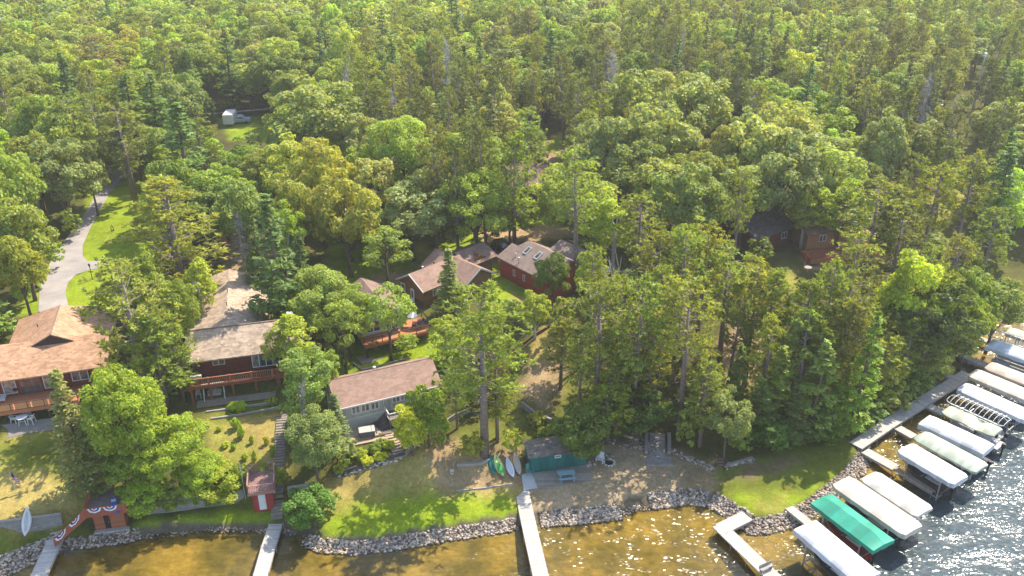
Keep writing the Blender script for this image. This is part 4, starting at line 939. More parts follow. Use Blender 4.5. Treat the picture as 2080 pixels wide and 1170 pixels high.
# retaining edges of the log house garden
def timber_line(name, pxs, label, ht=.3, th=.2, mat=None, sink=.1, cat='retaining wall', up=0):
    P = [G(*p) for p in pxs]; mb = MB()
    for a, b_ in zip(P[:-1], P[1:]):
        d = (b_-a).normalized(); a2 = a-d*.02; b2 = b_+d*.02
        mb.bar(a2+Vector((0,0,ht/2-sink+up)), b2+Vector((0,0,ht/2-sink+up)), th, ht)
    o = mb.build(name, mat or TIMB); return tag(o, label, cat)
timber_line('timber_edging', [(420,838),(480,830),(560,818)], 'low timber edging just in front of the log house patio')
timber_line('timber_edging', [(430,852),(500,842),(568,828)], 'second low timber edging in the log house garden, above the dry slope')
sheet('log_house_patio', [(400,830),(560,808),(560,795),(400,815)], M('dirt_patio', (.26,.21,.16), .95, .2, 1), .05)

# the long timber stair down the bank
def stair(name, p0, p1, n_, wd, label, mat, h=.18, dp=.34, curve=0.0):
    A = G(*p0); B = G(*p1); e = empty(name, A, 0, label, 'steps'); d2 = (B-A); d2.z = 0; L = d2.length; d2 /= L; r = Vector((-d2.y, d2.x, 0))
    for k in range(n_):
        t = k/(n_-1); q = A.lerp(B, t); q += r*curve*math.sin(t*math.pi); z = hgt(q.x, q.y)
        c = Vector((q.x, q.y, z))-A
        a_ = c-r*wd/2; b_ = c+r*wd/2
        MB().bar(a_+Vector((0,0,.04)), b_+Vector((0,0,.04)), dp*rng.uniform(.9, 1.1), h).build('step', mat, e)
    return e
STEPM = M('worn_step', (.30, .25, .20), .9, .25, 2)
stair('garden_steps', (573,845), (562,1052), 34, 1.15, 'long flight of dark timber steps running down the bank to the dock', STEPM)
for k_, (a_, b_) in enumerate((((548,1052), (565,850)), ((577,1048), (588,850)))):
    pass
# ------------------------------------------------------------------ red shed with a railed roof deck
s1 = house('boathouse', -26.55, 71.0, .95, 13, 'small barn-red boathouse with white door and railed deck on its roof', 'boathouse')
MB().box(.15, 2.15, .15, 3.2, -.3, 2.25).build('wall', BARN, s1)
door(s1, front(.15), .72, 1.42, .05, 1.95, WHITE)
MB().box(-.2, 2.5, -.15, 3.5, 2.25, 2.42).build('deck', M('plum_deck', (.30, .17, .145), .8, .15, 3, lines=(1, 7, .7, .1)), s1)
MB().box(-.24, 2.54, -.2, -.15, 2.2, 2.48).build('deck_fascia', M('plum_trim', (.42, .23, .19), .7, .15, 3), s1)
railing(s1, [(.75, 3.45), (-.15, 3.45), (-.15, -.1), (2.45, -.1), (2.45, 3.45), (1.7, 3.45)], 2.42, .95, M('plum_trim', (.42, .23, .19)), step=.17, post=1.8, bal=.05, pw=.10)
p = G(499, 1014); e = empty('flagpole', (p.x, p.y, p.z), 0, 'bare pale green flagpole beside the barn-red boathouse', 'flagpole')
MB().tube([(0,0,-.2), (0,0,4.6)], [.05, .03], 8).build('pole', M('pale_green_paint', (.50, .66, .58), .5, .05), e); MB().lathe([(0,4.6),(.06,4.66),(0,4.72)], 8).build('finial', METAL, e)
# bunting boathouse, ramp and stair
s2 = house('boathouse', -41.6, 68.35, .6, 12, 'salmon boathouse with red, white and blue bunting along its deck rail', 'boathouse')
MB().box(0, 2.9, .2, 3.0, -.3, 2.35).build('wall', SALM, s2); MB().box(-.1, 3.2, -.25, .2, -.4, .12).build('foundation', STONE, s2)
door(s2, front(.2), 1.0, 1.5, .25, 1.85, BLACK)
MB().box(-.4, 3.4, -.25, 3.4, 2.35, 2.5).build('deck', M('brown_deck', (.26, .19, .165), .8, .2, 3), s2)
RS = M('salmon_trim', (.36, .10, .055), .7, .15, 3)
MB().box(-.45, 3.45, -.3, -.25, 2.2, 3.35).build('rail_panel', RS, s2); MB().box(3.4, 3.46, -.25, 3.4, 2.2, 3.4).build('rail_panel', RS, s2)
railing(s2, [(-.4, .2), (-.4, 3.35), (1.6, 3.35)], 2.5, .95, RS, step=.25, post=1.6, bal=.04)
rmp = MB().hexa([(-3.6,-.9,.55),(-3.2,-1.9,.55),(-.3,-.25,2.2),(-.4,1.0,2.2),(-3.6,-.9,.68),(-3.2,-1.9,.68),(-.3,-.25,2.5),(-.4,1.0,2.5)]).build('ramp', RS, s2)
MB().hexa([(-3.22,-1.98,.5),(-3.18,-1.92,.5),(-.42,-.24,2.2),(-.46,-.32,2.2),(-3.22,-1.98,1.45),(-3.18,-1.92,1.45),(-.42,-.24,3.3),(-.46,-.32,3.3)]).build('rail_panel', RS, s2)
BUNT = {c: M('bunting_'+c, v, .7, .05, 3) for c, v in (('white', (.82,.82,.82)), ('blue', (.02,.05,.26)), ('red', (.55,.03,.03)))}
def bunting(root, C0, U, label_i):
    """half-round fan hanging from C0, width along U"""
    U = Vector(U).normalized(); Dn = Vector((0,0,-1)); N = U.cross(Dn).normalized(); N = N if N.y < 0 else -N
    e = None
    for r0, r1, c, off in ((.40,.56,'white',0),(.24,.40,'blue',.004),(.13,.24,'white',.008),(0,.13,'red',.012)):
        vs, fs = [], []; K = 14
        for side in (0, .012):
            for k in range(K+1):
                t = math.pi*k/K; w_ = r1*(1+(.05*math.cos(8*t) if c == 'white' and r1 > .5 else 0))
                for rr in (r0, w_): vs.append(Vector(C0)+U*math.cos(t)*rr*1.15+Dn*math.sin(t)*rr+N*(side+off+.03))
        for k in range(K):
            a = k*2; fs.append((a, a+1, a+3, a+2)); o_ = 2*(K+1); fs.append((a+o_, a+2+o_, a+3+o_, a+1+o_)); fs.append((a+1, a+1+o_, a+3+o_, a+3))
        o = MB().add(vs, fs).build('bunting' if e is None else 'bunting_stripe', BUNT[c], root if e is None else e)
        if e is None: e = o
for cx_ in (.55, 2.0): bunting(s2, (cx_, -.31, 3.28), (1, 0, 0), 0)
for t_ in (.22, .68): bunting(s2, (-3.2+2.76*t_, -1.97+1.66*t_, 1.36+1.85*t_), (2.76, 1.66, 1.85), 0)
MB().prism([(3.1,2.6),(3.25,2.6),(3.25,1.9)], 'z', 0, .01)
p = s2.location+Vector((2.0, 1.1, 2.56)); e = empty('paddle_board', p, R_(32), 'bright blue and white paddle board lying on the bunting boathouse deck', 'paddle board')
def board_mesh(L, W, T=.1, n_=14):
    mb = MB(); K = 8
    for i in range(n_+1):
        t = i/n_; wd = W*(math.sin(math.pi*min(max(t, .015), .985)))**.55; yy_ = (t-.5)*L; rk = .25*(abs(t-.5)*2)**4
        for k in range(K):
            a = 2*math.pi*k/K; mb.v.append((math.cos(a)*wd, yy_, math.sin(a)*T*.5+rk*T))
    for i in range(n_):
        for k in range(K): a = i*K+k; b_ = i*K+(k+1) % K; mb.f.append((a, b_, b_+K, a+K))
    mb.f.append(tuple(range(K))); mb.f.append(tuple(n_*K+k for k in range(K))[::-1]); return mb
board_mesh(2.9, .38).build('hull', M('blue_board', (.02, .16, .55), .35, .05), e, True); MB().box(-.22, .22, .55, 1.0, .06, .07).build('deck_pad', WHITE, e)
stair('boathouse_stairs', (222,975), (215,1012), 8, 1.0, 'dark red wooden stairs behind the bunting boathouse', M('dark_red_step', (.16,.05,.035), .8, .2, 3))
p = G(213, 990)
# flags
def flag(px, py, top_h, label):
    p = G(px, py); e = empty('flag', (p.x, p.y, p.z), R_(12), label, 'flag')
    MB().tube([(0,0,-.2), (0,0,top_h)], [.03, .022], 6).build('pole', OFFW, e)
    K = 10; fl = None
    def strip(z0, z1, x0, x1, off, mat, name, par):
        mb = MB()
        for i in range(K+1):
            t = x0+(x1-x0)*i/K; y = .07*math.sin(t*9)+off; zz = -t*.9
            mb.v += [(t*.55+.03, y, z0+zz), (t*.55+.03, y, z1+zz)]
        for i in range(K): mb.f.append((2*i, 2*i+2, 2*i+3, 2*i+1))
        return mb.build(name, mat, par)
    for k in range(7):
        zt = top_h-.05-.13*k; s_ = strip(zt-.13, zt, 0, 1.1, 0, (BUNT['red'], BUNT['white'])[k % 2], 'flag_cloth' if fl is None else 'stripe', e if fl is None else fl)
        if fl is None: fl = s_
    strip(top_h-.57, top_h-.05, 0, .48, -.012, BUNT['blue'], 'canton', fl); strip(top_h-.57, top_h-.05, 0, .48, .012, BUNT['blue'], 'canton', fl)
flag(33, 1000, 2.6, 'small stars and stripes flag hanging from a pole on the left lawn')

# timber retaining walls along the shore
def rwall(name, a, b_, h, label, slope=.25, mat=None):
    A = G(*a); B = G(*b_); d = (B-A); d.z = 0; L = d.length; d /= L; n_ = Vector((-d.y, d.x, 0))
    e = empty(name, (A.x, A.y, 0), math.atan2(d.y, d.x), label, 'retaining wall')
    z0, z1 = A.z-.25, B.z-.25
    MB().hexa([(0,0,z0),(L,0,z1),(L,.45,z1),(0,.45,z0),(0,slope,z0+h+.25),(L,slope,z1+h+.25),(L,.45,z1+h+.25),(0,.45,z0+h+.25)]).build('wall_boards', mat or WALLT, e)
    MB().hexa([(0,slope-.06,z0+h+.25),(L,slope-.06,z1+h+.25),(L,.6,z1+h+.25),(0,.6,z0+h+.25),(0,slope-.06,z0+h+.33),(L,slope-.06,z1+h+.33),(L,.6,z1+h+.33),(0,.6,z0+h+.33)]).build('cap_board', TIMB, e)
rwall('timber_retaining_wall', (258,1050), (497,1020), 1.25, 'long weathered grey timber wall between the two small boathouses', .35)
rwall('timber_retaining_wall', (586,1012), (640,1003), 1.0, 'short weathered grey timber wall right of the long steps', .3)
rwall('timber_retaining_wall', (-60,1092), (128,1068), 1.15, 'weathered grey timber wall behind the leaning white kayak', .35)

# ------------------------------------------------------------------ grey cabin
h5 = house('cabin', -19.1, 81.9, 3.0, 24, 'grey sided cabin with plain brown roof, white windows and small raised deck')
MB().box(0, 11.2, 0, 5.7, 1.55, 3.5).build('wall', GREY, h5); MB().box(.03, 11.17, .03, 5.67, -.4, 1.5).build('foundation_wall', GREYB, h5)
MB().box(-.02, 11.22, -.03, 5.73, 1.48, 1.57).build('belt_trim', WHITE, h5)
walls_x(MB(), .02, 11.18, .02, 5.68, 3.4, 3.5, 5.0).build('gable_wall', GREY, h5)
rf = gable_x(MB(), -.45, 11.9, -.55, 6.25, 3.52, 5.35, .12).build('roof', SH_B, h5)
MB().box(-.47, 11.92, -.62, -.55, 3.36, 3.56).build('gutter', WHITE, h5)
vent(rf, 5.1, 3.4, 5.05, WHITE, .35, .10); MB().box(-.45, 11.9, 2.80, 2.90, 5.30, 5.38).build('ridge_cap', SH_C, rf)
for a_ in (1.25, 2.35, 3.45): window(h5, front(), a_, a_+1.05, 2.05, 3.25, 2, WHITE, .13, glass=[GLASS, GLASS])
for a_ in (6.0, 6.95): window(h5, front(), a_, a_+.95, 2.35, 3.3, 2, WHITE, .09, glass=[GLASSC, GLASS])
window(h5, front(), 8.9, 10.9, 1.75, 3.3, 4, WHITE, .09, glass=[GLASS, GLASSC], name='patio_door')
MB().box(4.95, 5.03, -.14, -.06, 1.5, 3.4).build('downpipe', WHITE, h5)
MB().box(5.0, 11.6, -2.0, -.04, 1.32, 1.47).build('deck', M('taupe_deck', (.26, .205, .185), .8, .15, 3, lines=(1, 7, .6, .1)), h5); MB().box(4.95, 11.6, -2.06, -2.0, 1.12, 1.47).build('deck_fascia', M('taupe_trim', (.24, .18, .16), .8, .1), h5)
for x_ in (5.1, 7.4, 9.7): MB().box(x_-.06, x_+.06, -1.95, -1.83, -.3, 1.32).build('deck_post', M('taupe_trim', (.24, .18, .16)), h5)
railing(h5, [(5.0, -.1), (5.0, -2.0), (11.5, -2.0)], 1.47, .85, OFFW, step=.35, post=2.2, bal=.02, pw=.05)
MB().hexa([(3.2,-1.9,-.2),(5.0,-1.9,-.2),(5.0,-.05,-.2),(2.4,-.05,-.2),(3.7,-1.7,.05),(5.0,-1.8,.75),(5.0,-.05,1.3),(4.2,-.05,.6)]).build('rock_and_shade_wedge', M('rock_with_shade', (.13,.11,.10), .9, .35, 3, bump=.6), h5)  # rock wedge beside the deck, its colour darkened to include the shadow there
sheet('cabin_patio', [(655,880),(700,872),(860,845),(880,862),(800,885),(695,908),(650,905)], M('patio_slabs', (.50,.40,.28), .9, .12, 1.5), .06)
timber_line('timber_edging', [(690,903),(795,880)], 'upper timber step edging the grey cabin patio', .32, .35, M('tan_timber', (.46,.34,.24), .85, .15, 3), .05)
timber_line('timber_edging', [(690,912),(800,889)], 'lower timber step edging the grey cabin patio', .28, .35, M('tan_timber', (.46,.34,.24)), .05)
stair('patio_steps', (793,884), (812,928), 9, 1.25, 'tan wooden steps going down from the grey cabin patio', M('tan_timber', (.46,.34,.24)), .16, .32)
p = G(746, 886); e = empty('storage_box', (p.x, p.y, p.z+.05), R_(14), 'large grey storage box on the grey cabin patio', 'storage box')
MB().box(-.85, .85, -.55, .55, 0, .85).build('box_body', M('slate_plastic', (.15,.145,.16), .6, .1), e, bevel=.03); MB().box(-.88, .5, -.58, .58, .855, .93).build('lid', M('taupe_lid', (.52,.46,.42), .6, .06), e, bevel=.02); MB().box(.53, .88, -.58, .58, .855, .93).build('lid', M('taupe_lid', (.52,.46,.42)), e, bevel=.02)
timber_line('garden_wall', [(676,968),(720,955),(770,941),(822,925)], 'low dark timber wall fronted by white stones below the flower bank', .55, .18, M('dark_timber', (.09,.08,.075), .9, .2, 3), .1)
for k in range(13):
    t = k/13; p = G(690+135*t+rng.normal(0, 1), 968-38*t+rng.normal(0, 1)); q, f_ = RP[k % 6]; q = q*np.array([.22, .17, .12])*rng.uniform(.7, 1.3)
    o = MB().add([tuple(v) for v in q], [tuple(int(i) for i in a) for a in f_]).build('edging_stone', M('pale_stone', (.62,.60,.56), .8, .15, 4)); o.location = (p.x, p.y, p.z+.05)
    tag(o, 'white rounded stone in the row along the low dark timber wall', 'stone', 'white stones along the dark timber wall')
timber_line('plank_wall', [(824,926),(845,905),(866,888),(892,872),(925,850),(955,838)], 'grey plank wall climbing from the tan steps toward the tall pine', .75, .12, WALLT, .1)
timber_line('log_wall', [(1060,826),(1085,845),(1115,858),(1155,872)], 'weathered log wall descending toward the green boathouse', .8, .3, WALLT, .15)
timber_line('log_edging', [(928,946),(975,943),(995,935)], 'dark log edging left of the teal kayak', .35, .25, TIMB, .1)
timber_line('timber_beam', [(928,998),(985,992),(1040,984)], 'thin timber beam between the kayaks and the lawn', .22, .14, TIMB, .08)
timber_line('rail_fence', [(1064,702),(1085,685),(1118,665),(1145,655)], 'dark wooden edging along the top of the pine slope clearing', .55, .12, DARKB, .1)
timber_line('timber_edging', [(715,737),(735,752),(760,747),(830,728)], 'pale timber edging below the cedar deck cabin', .25, .2, TIMB, .08)

# ------------------------------------------------------------------ cedar deck cabin
h3 = house('cabin', -18.9, 98.0, 4.4, 27, 'pale grey gabled cabin with cedar deck half hidden by a thin tree')
walls_y(MB(), 0, 5.4, 0, 7.5, -.3, 4.1, 5.7).build('wall', M('pale_siding', (.50,.50,.47), .8, .06), h3)
gable_y(MB(), -.7, 6.1, -.6, 8.2, 4.15, 6.1, .14).build('roof', SH_C, h3)
MB().prism([(-.72,4.0),(2.7,5.95),(6.12,4.0),(6.12,4.17),(2.7,6.13),(-.72,4.17)], 'y', -.66, -.6).build('barge_board', WHITE, h3)
window(h3, front(), .4, 2.4, 2.15, 3.8, 2, WHITE, .12); window(h3, front(), 2.7, 4.9, 2.0, 3.9, 2, WHITE, .12, name='patio_door')
MB().box(-.6, 8.6, -2.5, -.05, 1.7, 1.85).build('deck', CEDAR, h3); MB().box(5.45, 8.6, -.05, 1.5, 1.7, 1.85).build('deck', CEDAR, h3); MB().box(-.62, 8.62, -2.58, -2.5, 1.5, 1.88).build('deck_fascia', M('cedar_trim', (.42,.13,.06), .7, .1), h3)
for x_ in (-.3, 2.6, 5.6, 8.3): MB().box(x_-.09, x_+.09, -2.4, -2.2, -.5, 1.7).build('deck_post', DARKB, h3)
railing(h3, [(-.6, -2.5), (8.55, -2.5), (8.55, 1.45)], 1.85, .95, DARKB, step=0, post=2.2, pw=.08)
MB().box(-1.5, 9.0, -3.4, -.4, -.4, .03).build('gravel_bed', M('gravel_bed', (.36,.30,.25), .95, .2, 5), h3)
def W3(x, y, z): a = R_(27); return Vector((h3.location.x+x*math.cos(a)-y*math.sin(a), h3.location.y+x*math.sin(a)+y*math.cos(a), h3.location.z+z))
e = empty('parasol', W3(6.6, -.3, 1.85), 0, 'half-folded white parasol over the cedar deck', 'parasol'); MB().tube([(0,0,0),(0,0,2.0)], .025, 6).build('pole', METAL, e); MB().lathe([(.0,2.15),(.25,2.0),(.75,1.55),(.72,1.52),(.2,1.9),(0,2.0)], 8).build('canopy', WHITE, e)
e = empty('deck_table', W3(7.4, -1.2, 1.85), .4, 'dark patio table on the right end of the cedar deck', 'table'); MB().lathe([(0,.7),(.55,.7),(.55,.74),(0,.74)], 16).build('tabletop', BLACK, e); MB().tube([(0,0,0),(0,0,.7)], .05, 6).build('pedestal', BLACK, e)
for k, (dx, dy) in enumerate(((-.9, .1), (.75, .5))): hi_chair(*W3(7.4+dx, -1.2+dy, 1.85), 1.2*k, ['dark chair left of the patio table on the cedar deck', 'dark chair right of the patio table on the cedar deck'][k], BLACK, .8, 'chairs on the cedar deck')

# ------------------------------------------------------------------ brown cabin
h4 = house('cabin', -11.9, 106.2, 6.0, 45, 'brown boarded cabin with white trimmed gable and brown shingle roof')
# local x runs up-right along the eave, local y up-left across the gable end
walls_x(MB(), 0, 8.6, 0, 5.0, -.2, 2.6, 4.1).build('wall', LOGO, h4)
rf = gable_x(MB(), -.35, 8.8, -.45, 5.45, 2.65, 4.4, .13).build('roof', SH_B, h4)
MB().prism([(-.47,2.5),(-.47,2.67),(2.5,4.42),(5.47,2.67),(5.47,2.5),(2.5,4.22)], 'x', -.42, -.35).build('barge_board', WHITE, h4)
MB().box(-.02, .0, 0, 5, -.2, .9).build('skirting', DARKB, h4)
window(h4, left(), 3.9, 4.8, 1.1, 2.3, 1, WHITE, .1); door(h4, left(), 2.0, 2.7, .1, 2.1, WHITE, True)
for a_ in (1.6, 2.4): window(h4, front(), a_, a_+.8, 1.2, 2.2, 1, WHITE, .09)
walls_y(MB(), 5.2, 10.2, -2.6, 6, -.2, 2.6, 4.1).build('wing_wall', LOGO, h4)
# cross wing points toward the lower right of its neighbour
MB().prism([(4.7,2.65),(4.7,2.52),(7.7,4.3),(10.7,2.52),(10.7,2.65),(7.7,4.45)], 'y', -3.1, 6.4).build('wing_roof', SH_B, h4)
MB().prism([(4.68,2.45),(4.68,2.68),(7.7,4.50),(10.72,2.68),(10.72,2.45),(7.7,4.25)], 'y', -3.17, -3.1).build('barge_board', OFFW, h4)
walls_y(MB(), 9.8, 14.2, 1.5, 6.2, -.2, 2.5, 3.6).build('rear_wall', LOGO, h4)
gable_x(MB(), 9.2, 15.0, 1.0, 6.9, 2.7, 4.0, .13).build('rear_roof', SH_C, h4)
for x_, y_ in ((2.4, 2.9), (4.4, 2.9)): vent(rf, x_, y_, 4.1, WHITE if x_ < 3 else BLACK, .3, .08)
e = empty('garden_cupboard', at(857, 608, 6.0), R_(45), 'tall grey storage cupboard against the brown cabin', 'cupboard'); e.location.z = 6.0
MB().box(-.55, .55, -.4, .4, 0, 1.75).build('cupboard_body', M('taupe_plastic', (.36,.33,.29), .7, .08), e, bevel=.04); MB().prism([(-.45,1.76),(.45,1.76),(0,1.95)], 'x', -.6, .6).build('cupboard_lid', M('taupe_lid2', (.42,.39,.35), .7, .06), e)
e = empty('satellite_dish', at(899, 592, 7.6), .8, 'white satellite dish beside the narrow spruce at the brown cabin', 'satellite dish'); MB().tube([(0,0,-1.6),(0,0,0)], .03, 6).build('mast', METAL, e); MB().lathe([(0,0),(.2,.02),(.36,.10),(.37,.13),(.2,.05),(0,.03)], 14).build('dish', WHITE, e)

# ------------------------------------------------------------------ red house
h6 = house('house', -1.75, 116.4, 6.2, -50, 'bright red sided house with two skylights in its brown roof')
# local x runs down-right along the long wall
MB().box(0, 10.5, 0, 5.2, -.3, 2.75).build('wall', REDS, h6)
RB = shingle('roof_taupe', (.31, .225, .185), .12)
slab = MB().hexa([(-.35,-.4,2.65),(10.9,-.4,2.65),(10.9,3.8,4.75),(1.9,3.8,4.75),(-.35,-.4,2.82),(10.9,-.4,2.82),(10.9,3.8,4.92),(1.9,3.8,4.92)]).build('roof', RB, h6)
MB().hexa([(1.9,3.8,4.75),(10.9,3.8,4.75),(10.9,7.6,2.7),(1.9,7.6,2.7),(1.9,3.8,4.92),(10.9,3.8,4.92),(10.9,7.6,2.87),(1.9,7.6,2.87)]).build('rear_roof', RB, h6)
MB().prism([(0,2.7),(7.3,2.7),(3.8,4.72)], 'x', 2.0, 10.6).build('gable_wall', REDS, h6)
MB().hexa([(-.35,-.4,2.64),(2.2,-.4,2.64),(2.2,2.6,4.0),(-.35,2.6,4.0),(-.35,-.4,2.80),(2.2,-.4,2.80),(2.2,2.6,4.14),(-.35,2.6,4.14)]).build('porch_roof', RB, h6)
walls_x(MB(), 5.5, 12.5, 6.0, 10.4, -.3, 2.6, 3.9).build('rear_wing_wall', REDS, h6)
MB().hexa([(4.0,5.0,3.1),(12.5,5.0,3.1),(12.5,8.2,4.5),(4.0,8.2,4.5),(4.0,5.0,3.25),(12.5,5.0,3.25),(12.5,8.2,4.65),(4.0,8.2,4.65)]).build('wing_roof', RB, h6)
for a_ in (4.0, 6.1):
    window(h6, front(), a_-1.0, a_-.5, .9, 1.9, 1, OFFW, .07, glass=[GLASSC])
for a_ in (3.0, 5.3):
    fn_ = lambda s, o, z: (s, z, 2.82+(z+.4)*.5+o)
    mb = MB(); fbox(mb, fn_, a_, a_+.75, 0, .18, 1.7, 2.9); sk = mb.build('skylight', OFFW, h6)
    fbox(MB(), fn_, a_+.1, a_+.65, .18, .19, 1.8, 2.8).build('pane', GLASS, sk)
vent(slab, 2.5, .9, 3.4, OFFW, .5, .07); vent(slab, 3.9, .3, 3.1, OFFW, .8, .09)
e = empty('car', G(1021, 512), R_(-60), 'black sport utility car parked under trees beside the red house', 'car'); e.location.z += .02
prof = [(-2.2,.35),(-2.25,.85),(-2.05,1.05),(-1.9,1.55),(-1.5,1.72),(.3,1.70),(1.0,1.12),(2.0,1.0),(2.25,.75),(2.2,.35)]
PAINT = M('black_paint', (.012, .012, .014), .2, .1, 2, spec=.6)
MB().prism(prof, 'y', -.9, .9).build('body', PAINT, e, bevel=.06)
for sy in (-.905, .905):
    MB().prism([(-1.75,1.1),(-1.65,1.52),(.2,1.52),(.75,1.12)], 'y', sy-.008, sy+.008).build('side_window', GLASS, e)
MB().hexa([(.35,-.75,1.66),(.97,-.75,1.16),(.97,.75,1.16),(.35,.75,1.66),(.37,-.75,1.70),(1.0,-.75,1.18),(1.0,.75,1.18),(.37,.75,1.70)]).build('windscreen', GLASS, e)
for sx in (-1.4, 1.4):
    for sy in (-.82, .82):
        mb = MB(); mb.tube([(sx, sy-.11, .36), (sx, sy+.11, .36)], .36, 16); wl = mb.build('wheel', BLACK, e); MB().tube([(sx, sy-.12, .36), (sx, sy+.12, .36)], .2, 10).build('rim', METAL, wl)
for sy in (-.65, .65): MB().box(2.2, 2.28, sy-.18, sy+.18, .68, .85).build('headlight', WHITE, e)

# ------------------------------------------------------------------ more distant houses
def simple_house(name, px, py, z, ang, L, D, hw, hr, rmat, wmat, label, win=True, cat='house'):
    p = at(px, py, z); e = house(name, p[0], p[1], z, ang, label, cat)
    walls_x(MB(), -L/2, L/2, 0, D, -.8, hw, hr-.25).build('wall', wmat, e)
    gable_x(MB(), -L/2-.5, L/2+.5, -.5, D+.5, hw+.05, hr, .15).build('roof', rmat, e)
    if win:
        for s_ in (-.28, .22): window(e, front(), L*s_, L*s_+1.2, hw-1.5, hw-.4, 2, WHITE)
    MB().box(L*.2, L*.2+.5, D*.5, D*.5+.5, hr-.8, hr+.5).build('chimney', STONE, e)
    return e
simple_house('house', 1568, 505, 6, 32, 8.0, 8.5, 2.7, 5.2, SH_D, LOG, 'dark red house with mottled charcoal roof among the trees')
e8 = simple_house('house', 1690, 505, 6, 12, 9, 7, 2.9, 5.0, SH_C, M('orange_siding', (.42,.19,.09), .75, .15, 2), 'orange-brown house left of the yellow parasol', True)
MB().box(-5.5, 6.5, -3.4, -.05, -.6, .25).build('deck', CEDAR, e8); railing(e8, [(-5.4,-3.3),(6.4,-3.3)], .25, .9, M('cranberry', (.42,.04,.05), .6, .1), step=.25, post=2)
MB().box(1.5, 5.5, -1.8, -.1, 2.6, 2.75).build('porch_roof', M('tan_porch', (.45,.27,.17), .8, .1), e8)
simple_house('house', 1078, 410, 6.5, 10, 6.5, 7, 2.8, 5.4, SH_M, M('brick_mauve', (.30,.16,.13), .8, .2), 'house under a large mauve roof between trees')
simple_house('house', 1828, 318, 6.5, 20, 9, 7, 2.7, 4.4, SH_G, GREY, 'low house with pale grey roof deep in the east woods', False)
simple_house('house', 1543, 333, 6.5, 10, 6, 6, 2.6, 4.4, SH_M, DARKB, 'small dark cabin with pinkish brown roof in the woods', False)
simple_house('shed', 1664, 330, 6.5, 15, 3, 3, 2.3, 3.3, SH_G, OFFW, 'tiny pale shed behind a dark tree trunk', False, 'shed')
simple_house('house', 1735, 186, 7.5, 10, 9, 7, 2.7, 4.6, SH_G, GREY, 'distant house showing a scrap of silver grey roof', False)
simple_house('house', 1893, 232, 7.0, -10, 3.2, 2.5, 2.3, 3.0, M('white_roof', (.75,.77,.8), .5, .05), M('blue_white_wall', (.5,.62,.72), .7, .1), 'white roofed building in the shade near the radio mast', False)
simple_house('house', 1655, 88, 7.5, 10, 9, 6, 2.6, 4.2, SH_G, OFFW, 'farthest white-grey building glimpsed through the east pines', False)
def parasol(p, h, r, mat, label, closed=False):
    e = empty('parasol', p, 0, label, 'parasol'); MB().tube([(0,0,0),(0,0,h)], .03, 6).build('pole', OFFW, e)
    prof = [(0,h+.05),(.08,h-.1),(.16,h*.62),(.20,h*.45),(.12,h*.42),(0,h*.5)] if closed else [(0,h+.1),(r*.5,h-.15),(r,h-.5),(r*.98,h-.55),(r*.5,h-.22),(0,h)]
    MB().lathe(prof, 8).build('canopy', mat, e)
YEL = M('yellow_fabric', (.78, .60, .06), .7, .06); 
p = at(1765, 503, 6.2); parasol(Vector((p[0], p[1], 6.2)), 2.4, 1.7, YEL, 'wide open yellow parasol beside the orange-brown house')
p = at(1633, 545, 5.9); parasol(Vector((p[0], p[1], 5.9)), 2.8, 1, M('crimson_fabric', (.42,.015,.04), .7, .06), 'closed crimson parasol in front of the orange-brown house', True)
p = at(1640, 552, 5.9); e = empty('patio_table', p, .5, 'round table by the closed crimson parasol', 'table'); MB().lathe([(0,.7),(.55,.7),(.55,.75),(0,.75)], 16).build('tabletop', TIMB, e); MB().tube([(0,0,0),(0,0,.7)], .06, 6).build('pedestal', METAL, e)
for k, (px_, py_) in enumerate(((1764,515),(1774,507))): hi_chair(*Vector(at(px_, py_, 6.2)), k*2.0, ['cranberry chair nearer the lake under the yellow parasol', 'cranberry chair behind, under the yellow parasol'][k], M('cranberry', (.42,.04,.05)), 1.0, 'chairs under the yellow parasol')
# trailer in the clearing
p = G(469, 252); e = empty('utility_trailer', p, R_(95), 'white enclosed trailer standing on a bright clearing', 'trailer')
MB().box(-2.4, 2.4, -1.1, 1.1, .55, 2.7).build('trailer_body', WHITE, e, bevel=.08); MB().prism([(-1.1,.56),(1.1,.56),(0,.56)], 'z', .3, .5)
MB().bar((-2.4, 0, .5), (-3.5, 0, .5), .12).build('drawbar', BLACK, e); MB().box(-2.2, 1.0, 1.1, 1.115, 1.4, 1.7).build('stripe', GREY, e)
for sy in (-1.05, 1.05):
    for sx in (-.1, .8): MB().tube([(sx, sy-.1, .34), (sx, sy+.1, .34)], .34, 12).build('wheel', BLACK, e)
p = G(486, 250); e = empty('pickup_truck', p, R_(10), 'pale blue-grey pickup with covered bed right of the white trailer', 'pickup')
LB = M('pale_blue_paint', (.45,.52,.60), .35, .05)
MB().prism([(-2.6,.4),(-2.6,1.15),(-.5,1.15),(-.3,1.75),(.9,1.75),(1.4,1.15),(2.5,1.05),(2.6,.45)], 'y', -.9, .9).build('body', LB, e, bevel=.05)
for sx in (-1.6, 1.6):
    for sy in (-.82, .82): MB().tube([(sx, sy-.1, .36), (sx, sy+.1, .36)], .36, 12).build('wheel', BLACK, e)
for sy in (-.905, .905): MB().prism([(-.2,1.2),(-.12,1.6),(.8,1.6),(1.15,1.2)], 'y', sy-.008, sy+.008).build('side_window', GLASS, e)
